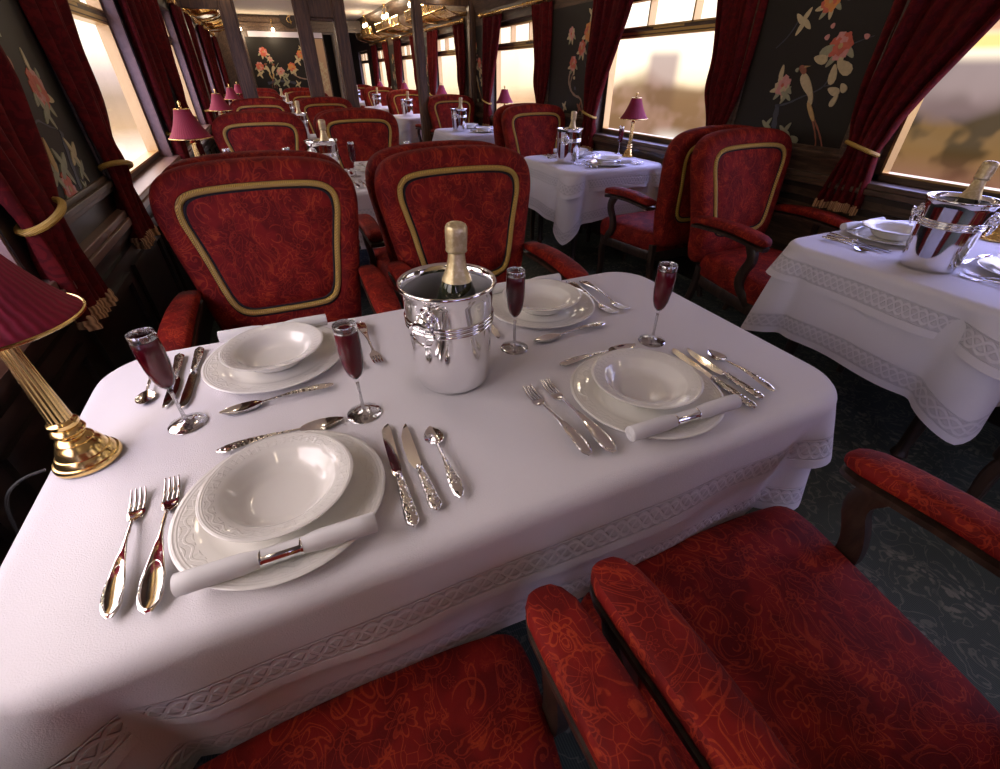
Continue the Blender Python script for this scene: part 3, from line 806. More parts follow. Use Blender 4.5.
# ------------------------------------------------------------------ tables and cloths
def build_table(hx, hy):
    root = empty('dining_table', 'x', 'table')
    mb = MB(); R = rrect(hx-.012, hy-.012, .12, 8, 4)
    mb.loft([[(p[0], p[1], z) for p in R] for z in (.715, .742)]); mb.build('tabletop', 'chair_wood', root)
    mb = MB(); mb.loft([[(p[0]*.86, p[1]*.82, z) for p in R] for z in (.63, .715)]); mb.build('apron', 'chair_wood', root)
    for sx in (-1, 1):
        for sy in (-1, 1):
            mb = MB(); x, y = sx*(hx-.17), sy*(hy-.13)
            mb.lathe([(.032, .64), (.034, .60), (.022, .585), (.03, .57), (.034, .5), (.026, .3), (.02, .12), (.026, .10), (.03, .085), (.02, .07), (.016, 0)], 14, (x, y, 0))
            mb.build('leg', 'chair_wood', root)
    return root
def cloth(hx, hy, r, drop, ztop, seed, extra, flare=(.012,)*4, amp=.010, tip=.06, grow=0.0, th=.0):
    """flare: outward lean at the hem per side (+x, +y, -x, -y)"""
    rnd = random.Random(seed)
    R = rrect(hx+grow, hy+grow, r+grow, 14, 46)
    n = len(R)
    per = [0]
    for i in range(n): per.append(per[-1]+math.dist(R[i][:2], R[(i+1) % n][:2]))
    ph = [rnd.uniform(0, TAU) for _ in range(6)]
    mb = MB(); rings = []; vs = []
    rb = .028
    for f in (0.02, .35, .7, .85): rings.append([((p[0]-p[2]*.05)*f, (p[1]-p[3]*.05)*f, ztop) for p in R]); vs.append(None)
    rings.append([(p[0]-p[2]*.04, p[1]-p[3]*.04, ztop) for p in R]); vs.append(None)
    for a in (0, 18, 36, 54, 72, 90):
        t = math.radians(a)
        rings.append([(p[0]-p[2]*rb*(1-sin(t)), p[1]-p[3]*rb*(1-sin(t)), ztop-rb*(1-cos(t))) for p in R]); vs.append(None if a < 90 else 0.0)
    K = 22; cornerpos = [per[i] for i in range(n) if R[i][4] >= 0 and abs(R[i][5]-.5) < 1e-6]
    L = per[-1]
    dlens = []
    for k in range(1, K+1):
        s = k/K; rr = []
        for i, p in enumerate(R):
            u = per[i]
            dmin = min(((u-c+L/2) % L)-L/2 for c in cornerpos) if False else None
            ds = [((u-c+L/2) % L)-L/2 for c in cornerpos]
            d0 = min(ds, key=abs); ci = ds.index(d0); ex = extra[ci] if isinstance(extra, (tuple, list)) else extra
            bumpc = exp(-(abs(d0)/.07)**1.5)
            wide = exp(-(d0/.22)**2)
            dl = drop*(1+ex*(.75*bumpc+.25*wide))
            side = atan2(p[3], p[2])
            fl = flare[0]*max(0, p[2])**2+flare[1]*max(0, p[3])**2+flare[2]*max(0, -p[2])**2+flare[3]*max(0, -p[3])**2
            wav = sin(TAU*u/.47+ph[0])*.5+sin(TAU*u/.29+ph[1])*.3+sin(TAU*u/.83+ph[2])*.5
            lobe = exp(-(abs(abs(d0)-.125)/.045)**1.5)
            off = fl*s+amp*wav*s**1.4*(1-.6*bumpc)+tip*min(1, .35+ex)*bumpc*s**.9-tip*.75*min(1, .35+ex)*lobe*s**.9
            zz = ztop-rb-dl*s
            rr.append((p[0]+p[2]*off, p[1]+p[3]*off, zz))
            if k == K: dlens.append(dl)
        rings.append(rr); vs.append(s)
    nr = len(rings)
    def uvf(a, i):
        s = vs[a]; j = i % n
        if s is None: return (per[i], dlens[j]+.03)
        return (per[i], (1-s)*dlens[j])
    mb.loft(rings, True, True, False, uvf)
    return mb
def cloth_obj(name, mb, loc, label, cat, group):
    o = mb.build(name, 'white_linen', None, sharp=False, loc=loc, fix=False)
    return tag(o, label, cat, group)
LHX, LHY = .765, .407; LC = (.265, Y0)
RHX, RHY = .43, .405; RC = (2.205, Y0)
tl = Proto(build_table(LHX, LHY)); tr = Proto(build_table(RHX, RHY))
def cloths(kind, c, hx, hy, drop_u, drop_o, i):
    who = '%s %s table' % (ORD[i], 'four-seat' if kind == 'L' else 'two-seat')
    key = kind+('0' if i == 0 else '1')
    if key not in CL:
        exo = (.35, .3, .3, .14) if kind == 'L' else (.3, .02, .35, .3)
        exu = (.35, .3, .3, .12) if kind == 'L' else (.3, .25, .28 if i == 0 else .5, .3)
        fl = (.03, .0, .0, .0) if kind == 'L' else (.0, .0, .045, .02)
        mu = cloth(hx, hy, .12, drop_u, ZT-.004, 3+i, exu, fl, .009, .085)
        mo = cloth(hx, hy, .12, drop_o, ZT, 3+i, exo, tuple(f*drop_o/drop_u+.006 for f in fl), .009, .09, .006)
        a = cloth_obj('tablecloth', mu, (*c, 0), 'x', 'tablecloth', 'long white tablecloths')
        b = cloth_obj('table_overlay', mo, (*c, 0), 'x', 'tablecloth', 'white overlay cloths')
        CL[key] = (a, b)
    else:
        a, b = (o.copy() for o in CL[key]); COL.objects.link(a); COL.objects.link(b)
        a.location = b.location = (*c, 0)
    a['label'] = 'long white undercloth with woven hem hanging below the overlay on the %s' % who
    b['label'] = 'white linen overlay with braided border spread on the %s' % who
CL = {}
for i in range(5):
    c = (LC[0], LC[1]+P*i)
    tl.put((*c, 0), 0, 'dark wood dining table under white cloths, %s table of the four-seat row' % ORD[i], 'cloth-covered dining tables')
    cloths('L', c, LHX, LHY, .300, .150, i)
for i in range(6):
    c = (RC[0], RC[1]+P*i)
    tr.put((*c, 0), 0, 'dark wood dining table under white cloths, %s table of the two-seat row' % ORD[i], 'cloth-covered dining tables')
    cloths('R', c, RHX, RHY, .300, .105, i)

# ------------------------------------------------------------------ tableware
def plate_proto():
    mb = MB(); mb.lathe([(.001, .004), (.085, .004), (.092, .000), (.097, .002), (.105, .006), (.150, .0145), (.1545, .016), (.1555, .0175), (.154, .019), (.150, .0185), (.120, .0135), (.110, .0105), (.102, .0075), (.09, .0065), (.001, .0065)], 72)
    o = mb.build('charger_plate', 'porcelain', sharp=60); return tag(o, 'x', 'plate')
def bowl_proto():
    mb = MB(); mb.lathe([(.001, .003), (.05, .003), (.056, .0), (.060, .002), (.070, .010), (.080, .024), (.086, .031), (.107, .0375), (.1105, .040), (.111, .0415), (.109, .0425), (.105, .0415), (.085, .036), (.079, .031), (.070, .018), (.058, .0095), (.045, .0075), (.001, .007)], 72)
    o = mb.build('soup_bowl', 'porcelain', sharp=60); return tag(o, 'x', 'bowl')
def napkin_proto():
    root = empty('rolled_napkin', 'x', 'napkin')
    rings = []
    mb = MB()
    for x in (-.125, -.1245, -.10, -.05, -.032, -.028, .028, .032, .05, .10, .1245, .125):
        rr = []
        base = .0145-.0048*exp(-(x/.034)**4)
        for k in range(28):
            a = TAU*k/28; r = base*(1+.05*sin(a*1.0+1))*(.96 if abs(x) > .1249 else 1)
            if k == 0: r *= 1.06
            rr.append((x, r*cos(a), r*sin(a)))
        rings.append(rr)
    mb.loft(rings)
    mb.build('linen_roll', 'napkin_linen', root, sharp=50)
    for q in (-1, 1):   # spiral of the roll showing at each end
        t = MB(); pts = [(q*.1252, (.002+.010*k/36)*cos(k*.45), (.002+.010*k/36)*sin(k*.45)) for k in range(36)]
        t.tube(pts, .0007, 5); t.build('rolled_end', 'napkin_linen', root)
    return root
def ring_proto():
    mb = MB(); M = Matrix.Rotation(pi/2, 4, 'Y')
    mb.lathe([(.0103, -.026), (.0116, -.027), (.0121, -.025), (.0115, -.023), (.0115, .023), (.0121, .025), (.0116, .027), (.0103, .026), (.0103, -.026)], 28, (0, 0, 0), M, False, False)
    return tag(mb.build('napkin_ring', 'silver', sharp=50), 'x', 'napkin ring')

def strip(stations, name, material, parent, n=10, pw=.75):
    """stations: (y, z, width, thick, dish): flat-ish solid along y; dish sinks the middle of the top"""
    rings = []
    for y, z, w, t, d in stations:
        top = []; bot = []
        for k in range(n+1):
            u = -1+2*k/n
            e = sqrt(max(0, 1-u*u))
            top.append((u*w/2, y, z-d*(1-u*u)+t*.5*e**pw)); bot.append((u*w/2, y, z-d*(1-u*u)-t*.5*e**pw))
        rings.append(top+bot[-2:0:-1])
    mb = MB(); mb.loft(rings); return mb.build(name, material, parent, sharp=50)
def handle_st(y0, y1, wmin, wmax, z0, arch, t=.004):
    st = []
    N = 18
    for k in range(N+1):
        u = k/N; y = y0+(y1-y0)*u
        w = wmin+(wmax-wmin)*max(0, min(1, (u-.22)/.5))**1.3
        if u > .86: w *= sqrt(max(.06, 1-((u-.86)/.145)**2))
        if .12 < u < .2: w *= 1.25
        z = z0+arch*sin(pi*min(1, u*1.0))*.8+arch*.1*u
        st.append((y, z, w, t, -.0012*(u > .3)))
    return st
def fork_proto(L, w):
    root = empty('dinner_fork', 'x', 'fork')
    # y: +L/2 tine tips, -L/2 handle end
    h = L/2
    strip([(y, z, ww, t, .0022 if ww > .013 else 0) for y, z, ww, t, d in handle_st(h-.30*L, -h, .006, .027*w, .0075, .008)], 'handle', 'silver', root, n=16)
    rim = MB(); pts = []
    for k in range(30):
        a = TAU*k/30; pts.append((.0118*w*cos(a)*(1-.18*sin(a)), -h+.041+.036*sin(a), .0128+.002*cos(2*a)*0-.0035*(sin(a) < -.7)))
    rim.tube(pts, .0017, 8, True); rim.build('bead_rim', 'silver_chased', root)
    strip([(h-.31*L, .006, .006, .004, 0), (h-.285*L, .004, .010, .0035, .0), (h-.26*L, .0025, .020, .003, .001), (h-.22*L, .002, .024, .003, .002), (h-.19*L, .0025, .0245, .0028, .0015), (h-.185*L, .0026, .0245, .0024, .001)], 'fork_palm', 'silver', root)
    for j in range(4):
        x = (-1.5+j)*.0066
        mb = MB(); pp = [(x, h-.19*L, .003), (x, h-.13*L, .0028), (x*.98, h-.06*L, .005), (x*.95, h-.01*L, .0095), (x*.95, h, .0105)]
        mb.bar(pp, [.0046, .0038, .0034, .0026, .0012], [.0028, .0026, .0024, .002, .001]); mb.build('tine', 'silver', root)
    return root
def knife_proto(L, kind):
    root = empty('table_knife' if kind == 'dinner' else 'butter_knife', 'x', 'knife')
    h = L/2; hl = .43*L
    st = []
    for k in range(17):
        u = k/16; y = -h+hl*(1-u)
        w = .0145+.0085*u
        if u > .9: w *= sqrt(max(.08, 1-((u-.9)/.102)**2))
        if u < .1: w *= .8+2*u
        st.append((y, .0068, w, .0085 if u > .05 else .006, 0))
    strip(st, 'handle', 'silver_chased', root, pw=.9)
    y0 = -h+hl; bl = L-hl
    q = []
    prof = [(0, -.005, .005), (.06, -.0085, .006), (.15, -.0095, .0072), (.45, -.0095, .0085), (.75, -.009, .0095), (.9, -.0065, .0095), (.97, -.001, .0085), (1, .004, .007)] if kind == 'dinner' else \
           [(0, -.004, .004), (.08, -.010, .005), (.2, -.0135, .006), (.5, -.013, .0075), (.75, -.009, .0085), (.9, -.002, .0085), (.97, .003, .0082), (1, .0055, .0075)]
    mb = MB(); rings = []
    for u, a, b in prof:
        y = y0+bl*u; rings.append([(a, y, .0048), ((a+b)/2, y, .0058), (b, y, .0066), (b, y, .0046), ((a+b)/2, y, .0042), (a, y, .0042)])
    mb.loft(rings); mb.build('blade', 'silver', root, sharp=30)
    mb = MB(); mb.lathe([(.004, -.006), (.0062, -.004), (.0062, 0), (.0055, .004), (.0066, .007), (.004, .011)], 14, (0, y0-.002, .0068), Matrix.Rotation(-pi/2, 4, 'X')); mb.build('bolster', 'silver', root)
    return root
def spoon_proto(L, bw, bl, name, cat='spoon'):
    root = empty(name, 'x', cat)
    h = L/2
    strip(handle_st(h-bl-.002, -h, .006, .0205, .0075, .006, .0040), 'handle', 'silver_chased', root)
    st = []
    for k in range(15):
        u = k/14; y = h-bl*1.04+bl*1.04*u
        w = bw*sin(pi*min(1, max(0.0, u)**.85))**.62 if 0 < u < 1 else .003
        w = max(w, .0055 if u < .5 else .002)
        z = .0075-.002*sin(pi*u)
        st.append((y, z, w, .0018, .0062*sin(pi*u)**.8))
    strip(st, 'spoon_bowl', 'silver', root, n=16, pw=.6)
    return root
def flute_proto():
    root = empty('champagne_flute', 'x', 'champagne flute')
    mb = MB(); mb.lathe([(.001, .0), (.033, .0), (.034, .0012), (.033, .0025), (.018, .005), (.006, .009), (.0034, .018), (.0030, .05), (.0034, .0755), (.001, .0756)], 36)
    mb.build('foot_and_stem', 'crystal_cut', root, sharp=60)
    mb = MB(); mb.lathe([(.0034, .076), (.006, .084), (.013, .094), (.0185, .11), (.0215, .135), (.0222, .16), (.0214, .188)], 36, cap0=False, cap1=False)
    mb.build('bowl', 'crystal', root, sharp=False)
    mb = MB(); mb.lathe([(.0214, .1882), (.0211, .199), (.0205, .2002), (.0199, .199), (.0204, .1882), (.0214, .1882)], 36, cap0=False, cap1=False)
    mb.build('rim', 'crystal_cut', root, sharp=60)
    mb = MB(); mb.lathe([(.0005, .0862), (.0052, .0862), (.0122, .0950), (.0176, .1105), (.0206, .135), (.0213, .16), (.0206, .1855), (.0200, .1865), (.0005, .1862)], 28)
    mb.build('wine', 'wine', root, sharp=60)
    return root
def bucket_proto():
    root = empty('champagne_bucket', 'x', 'ice bucket')
    mb = MB(); mb.lathe([(.001, .0), (.070, .0), (.0765, .003), (.0800, .012), (.0815, .03), (.0865, .12), (.0905, .20), (.0920, .214), (.0965, .2195), (.0985, .2235), (.0965, .2268), (.0925, .2265), (.0885, .222), (.0872, .21)], 72, cap1=False)
    b = mb.build('pail', 'silver', root, sharp=60)
    mb = MB(); mb.lathe([(.0872, .21), (.0865, .2), (.082, .12), (.077, .03), (.07, .012), (.001, .01)], 72, cap0=False); mb.build('inner_wall', 'silver_brushed', root, sharp=60)
    mb = MB()
    prof = []
    for k in range(3):
        z = .139+.0085*k; r = .0878+.0004*k
        prof += [(r, z), (r+.0022, z+.0015), (r+.0030, z+.004), (r+.0022, z+.0065), (r, z+.008)]
    mb.lathe(prof+[(.086, .165), (.086, .139)], 72, cap0=False, cap1=False); mb.build('ribbed_band', 'silver', root, sharp=60)
    for q in (0, pi):
        M = Matrix.Rotation(q, 4, 'Z')
        h = MB()
        h.lathe([(.001, .016), (.007, .0155), (.012, .011), (.016, .004), (.017, -.004)], 18, tuple(M @ Vector((.0905, 0, .176))), M @ Matrix.Rotation(pi/2, 4, 'Y'))
        mask = h.build('lion_mask', 'silver_chased', root)
        for k in range(8):
            a = TAU*k/8
            p = M @ Vector((.094, .0165*cos(a), .176+.0165*sin(a)))
            c = MB(); c.lathe([(.0005, -.005), (.004, -.003), (.0055, 0), (.004, .003), (.0005, .005)], 10, tuple(p)); c.build('mane_curl', 'silver', mask)
        t = MB(); t.tube([tuple(M @ Vector((.105+.006*sin(a*TAU/28), .026*cos(a*TAU/28), .155+.026*sin(a*TAU/28)))) for a in range(28)], .0034, 8, True); t.build('ring_handle', 'silver', root)
    return root
def bottle_proto():
    root = empty('champagne_bottle', 'x', 'bottle')
    mb = MB(); mb.lathe([(.001, .012), (.02, .004), (.036, .0), (.042, .004), (.0435, .015), (.0435, .15), (.042, .165), (.036, .19), (.027, .213), (.0198, .232), (.0165, .25), (.0148, .27), (.001, .271)], 40); mb.build('glass_body', 'bottle_glass', root, sharp=60)
    mb = MB(); mb.lathe([(.0290, .2095), (.0298, .209), (.0285, .213), (.0207, .2325), (.0173, .250), (.0158, .264), (.0196, .2655), (.0208, .268), (.0200, .272), (.0206, .285), (.0212, .303), (.0205, .311), (.018, .316), (.012, .319), (.001, .32)], 36, cap0=False); mb.build('foil_cap', 'gold_foil', root, sharp=60)
    mb = MB(); mb.lathe([(.0440, .07), (.0441, .15)], 40, cap0=False, cap1=False); mb.build('paper_label', 'bottle_label', root)
    return root
def lamp_proto():
    root = empty('table_lamp', 'x', 'table lamp')
    mb = MB(); mb.lathe([(.001, 0), (.045, 0), (.049, .003), (.049, .008), (.047, .012), (.044, .013), (.042, .019), (.039, .024), (.037, .025), (.034, .034), (.031, .041), (.028, .044), (.026, .048), (.027, .050), (.024, .054), (.018, .058), (.0165, .064), (.0005, .066)], 48); mb.build('base', 'brass', root, sharp=30)
    mb = MB(); mb.lathe([(.0165, .060), (.0225, .064), (.0245, .069), (.0225, .074), (.0185, .077), (.0215, .081), (.0215, .087), (.017, .091), (.0165, .093)], 28); mb.build('collar', 'brass', root)
    mb = MB(); mb.lathe([(.0165, .092), (.0115, .228), (.0105, .236)], 42); mb.build('column', 'brass_reeded', root)
    mb = MB(); mb.lathe([(.0105, .234), (.0155, .238), (.0165, .243), (.011, .248), (.009, .255), (.012, .27), (.012, .30), (.006, .31), (.003, .39), (.003, .412)], 20); mb.build('lamp_holder', 'brass', root)
    prof = []
    for k in range(13):
        u = k/12; r = .107-.071*u**.8-.004*sin(pi*u); prof.append((r, .266+.136*u))
    mb = MB(); mb.lathe(prof, 72, cap0=False, cap1=False); mb.build('lamp_shade', 'shade_silk', root, solid=.0015, sharp=False, fix=False)
    for r, z, w in ((.1075, .2665, .0028), (.0365, .4015, .0024)):
        t = MB(); t.tube([(r*cos(TAU*k/56), r*sin(TAU*k/56), z) for k in range(56)], w, 6, True); t.build('shade_trim', 'brass', root)
    mb = MB()
    for k in range(3):
        a = TAU*k/3; mb.tube([(0, 0, .402), (.036*cos(a), .036*sin(a), .402)], .0016, 6)
    mb.build('shade_carrier', 'brass', root)
    mb = MB(); mb.lathe([(.003, .405), (.008, .412), (.0055, .416), (.0075, .422), (.0085, .429), (.006, .436), (.001, .44)], 16); mb.build('finial', 'brass', root)
    return root

plate, bowl, napkin, ringp = Proto(plate_proto()), Proto(bowl_proto()), Proto(napkin_proto()), Proto(ring_proto())
forkA, forkB = Proto(fork_proto(.232, .9)), Proto(fork_proto(.25, 1.1))
knifeA, knifeB = Proto(knife_proto(.252, 'dinner')), Proto(knife_proto(.222, 'butter'))
tsp, dsp = Proto(spoon_proto(.187, .036, .050, 'teaspoon')), Proto(spoon_proto(.220, .036, .078, 'dessert_spoon'))
flute, bucket, bottle, lamp = Proto(flute_proto()), Proto(bucket_proto()), Proto(bottle_proto()), Proto(lamp_proto())
forkA.r.name = 'salad_fork'

def setting(cx, cy, rot, where, level=3):
    R = Matrix.Rotation(rot, 4, 'Z'); Z = ZT
    def at(x, y): q = R @ Vector((x, y, 0)); return cx+q.x, cy+q.y
    def seg(pr, a, b, lab, grp, z=Z+.0005):
        """a = head end, b = handle end in the place's own coordinates"""
        mx, my = (a[0]+b[0])/2, (a[1]+b[1])/2
        ang = atan2(a[1]-b[1], a[0]-b[0])-pi/2
        pr.put((*at(mx, my), z), rot+ang, lab, grp)
    plate.put((cx, cy, Z+.0006), rot, 'white china charger plate with embossed rim at '+where, 'china charger plates')
    bowl.put((*at(.0, .006), Z+.0072), rot, 'white china soup bowl on the charger at '+where, 'china soup bowls')
    if level < 2: return
    nl = napkin.put((*at(-.003, -.117), Z+.031), 0, 'rolled white napkin lying across the plate at '+where, 'rolled napkins', rot=(0, .0, rot-.02))
    ringp.put((*at(-.003, -.117), Z+.031), 0, 'silver ring around the rolled napkin at '+where, 'silver napkin rings', rot=(0, 0, rot-.02))
    seg(forkA, (-.216, .121), (-.207, -.112), 'smaller silver fork, outermost at '+where, 'silver forks')
    seg(forkB, (-.170, .127), (-.164, -.123), 'larger silver fork next to the plate at '+where, 'silver forks')
    seg(knifeA, (.180, .122), (.173, -.131), 'silver dinner knife next to the plate at '+where, 'silver knives')
    seg(knifeB, (.211, .107), (.214, -.114), 'silver butter knife between knife and teaspoon at '+where, 'silver knives')
    seg(tsp, (.258, .079), (.255, -.108), 'silver teaspoon, outermost at '+where, 'silver spoons')
    seg(dsp, (.110, .174), (-.106, .166), 'silver dessert spoon lying above the plate at '+where, 'silver spoons')
GF = 'filled champagne flutes'
for i in range(2):
    y = Y0+P*i; who = 'the %s four-seat table' % ORD[i]
    for x, nm in ((-.122, 'window'), (.58, 'aisle')):
        for dy, rot, e in ((-.232, 0, 'near'), (.232, pi, 'far')):
            setting(x, y+dy, rot, 'the %s %s place, %s' % (e, nm, who.replace('the ', '')), 3 if i == 0 else 2)
    for x, dy, nm in ((-.29, .055, 'far window'), (.03, -.052, 'near window'), (.416, .059, 'far aisle'), (.75, -.052, 'near aisle')):
        flute.put((x, y+dy, ZT+.0005), 0, 'flute of red sparkling wine at the %s place, %s' % (nm, who.replace('the ', '')), GF)
for i in range(3):
    y = Y0+P*i; who = '%s two-seat table' % ORD[i]
    for dy, rot, e in ((-.232, 0, 'near'), (.232, pi, 'far')):
        setting(2.2, y+dy, rot, 'the %s place, %s' % (e, who), 3 if i < 2 else 1)
    if i == 1:
        for x, dy, e in ((2.60, .17, 'far'),):
            flute.put((x, y+dy, ZT+.0005), 0, 'flute of red sparkling wine at the %s place, %s' % (e, who), GF)
def cool(x, y, rz, who, lean=(.0, .0)):
    bucket.put((x, y, ZT+.0005), rz, 'silver champagne bucket standing on '+who, 'silver champagne buckets')
    bottle.put((x+.012, y+.002, ZT+.0145), 0, 'gold-foiled champagne bottle in the bucket on '+who, 'champagne bottles', rot=(lean[0], lean[1], 0.0))
for i in range(5): cool(.2385, Y0+.004+P*i, 3.9, 'the %s four-seat table' % ORD[i], (.0, .045))
for i in range(6): cool(1.985, Y0-.02+P*i, 1.94 if i == 0 else 3.9, 'the %s two-seat table' % ORD[i], (.0, .05 if i else .11))
for i in range(5): lamp.put((-.437, Y0+.015+P*i, ZT+.0005), 0, 'brass table lamp with maroon shade at the window end of the %s four-seat table' % ORD[i], 'brass table lamps')
for i in range(6): lamp.put((2.575, Y0+.007+P*i-(.0 if i else -.04), ZT+.0005), 0, 'brass table lamp with maroon shade at the window end of the %s two-seat table' % ORD[i], 'brass table lamps')
cd = MB(); cd.tube(chaikin([(-.495, .80, .756), (-.525, .79, .757), (-.55, .77, .74), (-.565, .76, .66), (-.575, .75, .5)], 3, False), .0028, 6)
tag(cd.build('lamp_cord', 'cord_black'), 'thin black lamp cord running off the window end of the front four-seat table', 'cord')

# ------------------------------------------------------------------ screens across the carriage, end bulkhead
YP = 6.88
def post(mb, x0, x1, z1=2.345, y=YP):
    mb.box(x0, x1, y-.045, y+.045, 0, z1)
    mb.box(x0+.02, x1-.02, y-.055, y+.055, .12, z1-.12)
sc = MB(); post(sc, -.25, -.09); post(sc, XL, -.60); sc.box(-.60, -.25, YP-.04, YP+.04, 1.87, 1.97); sc.box(-.60, -.25, YP-.03, YP+.03, 2.2, 2.345); sc.box(-.60, -.25, YP-.04, YP+.04, 0, .9)
struct('trim_1', sc, 'post_wood', smooth=False, bevel=.006)
sc = MB(); post(sc, .50, .665); post(sc, .92, 1.065); sc.box(.665, .92, YP-.04, YP+.04, 1.83, 2.0); sc.box(.665, .92, YP-.03, YP+.03, 1.80, 1.83); sc.box(.665, .92, YP-.04, YP+.04, 0, .9)
struct('trim_2', sc, 'post_wood', smooth=False, bevel=.006)
sc = MB(); post(sc, 1.865, 1.985); post(sc, 2.60, XR); sc.box(1.985, 2.60, YP-.04, YP+.04, 2.0, 2.12); sc.box(1.985, 2.60, YP-.04, YP+.04, 0, .9)
struct('trim_3', sc, 'post_wood', smooth=False, bevel=.006)

ew = MB(); ew.box(-.95, 1.50, YE, YE+.06, 0, 2.345); ew.box(1.50, 1.74, YE, YE+.06, 2.06, 2.345); ew.box(1.74, 1.80, YE, YE2, 0, 2.345)
struct('wall_end', ew, 'wall_wood', smooth=False)
struct('wall_corridor', MB().box(-.95, 2.97, YE2, YE2+.05, 0, 2.4), 'dark_wood', smooth=False)
vd = MB().box(1.50, 1.74, YE+.5, YE+.55, 0, 2.06); struct('doorway_shade', vd, 'void_dark', smooth=False)  # near-black sheet set back in the opening, standing for its darkness
bh = MB(); bh.box(XL, 2.38, YE-.06, YE, 2.07, 2.30); bh.box(XL, 2.38, YE-.09, YE, 2.13, 2.20)
struct('trim_bulkhead', bh, 'wall_wood', smooth=False, bevel=.004)
st = MB(); st.box(-.06, 1.48, YE-.012, YE, 1.965, 2.062); struct('trim_frieze', st, 'frosted_strip', smooth=False)
root = empty('floral_panel', 'wide black floral panel on the end wall of the carriage', 'wall panel', (.5, YE, .9))
b = MB(); b.box(-.64, .66, -.012, -.001, .0, 1.06); b.build('lacquer_board', 'lacquer', root, smooth=False)
f = MB()
for xa, xb, za, zb in ((-.70, -.64, 0, 1.08), (.66, .72, 0, 1.08), (-.70, .72, -.06, 0)): f.box(xa, xb, -.03, -.001, za, zb)
f.build('panel_moulding', 'wall_wood', root, smooth=False, bevel=.004)
D_E = [('flower', .159, 1.70, .09, 'coral'), ('flower', .265, 1.57, .055, 'pink'), ('flower', .02, 1.44, .085, 'coral'), ('leaves', -.01, 1.30, .09, 'cream'), ('bird', .155, 1.33, .9, -1, .0), ('bird', .29, 1.33, .9, 1, .0),
       ('flower', .43, 1.34, .09, 'pink'), ('leaves', .52, 1.25, .09, 'leaf'), ('flower', .69, 1.43, .09, 'orange'), ('leaves', .72, 1.34, .08, 'cream'), ('flower', .93, 1.66, .085, 'orange'), ('leaves', .85, 1.55, .1, 'cream'), ('leaves', .95, 1.78, .05, 'cream'),
       ('stroke', [(.66, 1.33), (.76, 1.24), (.9, 1.2), (1.05, 1.19), (1.14, 1.14)], .03, .02, 'bark'), ('stroke', [(.33, 1.4), (.42, 1.5)], .015, .01, 'leaf'), ('leaves', .3, 1.14, .1, 'leaf'), ('leaves', .5, 1.12, .1, 'leaf'), ('leaves', .75, 1.1, .08, 'cream'), ('stroke', [(.1, 1.12), (.4, 1.18), (.7, 1.12)], .05, .05, 'blue')]
inlay([(e[0], [(a-.5, z-.9) for a, z in e[1]], *e[2:]) if e[0] == 'stroke' else (e[0], e[1]-.5, e[2]-.9, *e[3:]) for e in D_E], lambda a, z, d: (a, -.012-d, z), parent=root)
tp = empty('frosted_panel', 'narrow tan panel with white leaf pattern beside the dark end doorway', 'wall panel', (1.37, YE, .8))
b = MB(); b.box(-.10, .10, -.015, -.001, 0, 1.15); b.build('panel_board', 'tan_panel', tp, smooth=False)
inlay([('leaves', .0+.05*sin(k*2.3), .2+.06*k, .06, 'cream') for k in range(9)], lambda a, z, d: (a, -.015-d, z), parent=tp)
em = empty('emblem', 'round dark plaque with gold scroll emblem on the end beam', 'emblem', (.835, YE-.09, 2.30))
b = MB(); b.lathe([(.001, .0), (.17, .0), (.185, .012), (.18, .03), (.15, .024), (.001, .024)], 36, (0, 0, 0), Matrix.Rotation(pi/2, 4, 'X')); b.build('plaque', 'dark_wood', em)
b = MB()
b.tube(chaikin([(-.02, -.028, .11), (.045, -.028, .09), (.05, -.028, .03), (-.03, -.028, .01), (-.05, -.028, -.05), (.0, -.028, -.09), (.06, -.028, -.06)], 2, False), .012, 8)
b.tube(chaikin([(-.06, -.028, .05), (-.01, -.028, .06), (.02, -.028, -.01), (.03, -.028, -.11)], 2, False), .010, 8)
b.build('gold_scroll', 'brass', em)

# luggage racks over the windows
def rack(side, i, label):
    s = -1 if side == 'left' else 1
    yc = Y0+P*i; xf = XL if s < 0 else XR
    root = empty('luggage_rack', label, 'luggage rack', (xf, yc, 1.965), 0, 'brass luggage racks')
    X = lambda d: -s*d
    for d, z in ((.02, .0), (.33, .03), (.34, .15), (.02, .12)):
        mb = MB(); mb.tube([(X(d), -.98, z), (X(d), .98, z)], .011, 8); mb.build('rail', 'brass', root)
    mb = MB(); N = 24
    for k in range(-N//4, N+1):
        for dr in (-1, 1):
            y0 = -.98+1.96*k/N*1.0; dy = .31*dr
            a, b_ = (X(.02), y0, .0), (X(.33), y0+dy, .03)
            if -.99 < y0 < .99 and -.99 < y0+dy < .99: mb.tube([a, b_], .0045, 4)
            yy0, yy1 = y0, y0+.12*dr
            if -.99 < yy0 < .99 and -.99 < yy1 < .99: mb.tube([(X(.33), yy0, .03), (X(.34), yy1, .15)], .004, 4)
    mb.build('netting', 'brass', root)['kind'] = 'stuff'
    for y in (-.98, -.33, .33, .98):
        mb = MB(); mb.tube(chaikin([(X(.0), y, -.03), (X(.12), y, -.035), (X(.33), y, .02), (X(.345), y, .16)], 2, False), .010, 8); mb.build('bracket', 'brass', root)
for i in range(3, 6): rack('right', i, 'brass net luggage rack over the %s window, two-seat side' % ORD[i])
for i in range(3, 5): rack('left', i, 'brass net luggage rack over the %s window, four-seat side' % ORD[i])

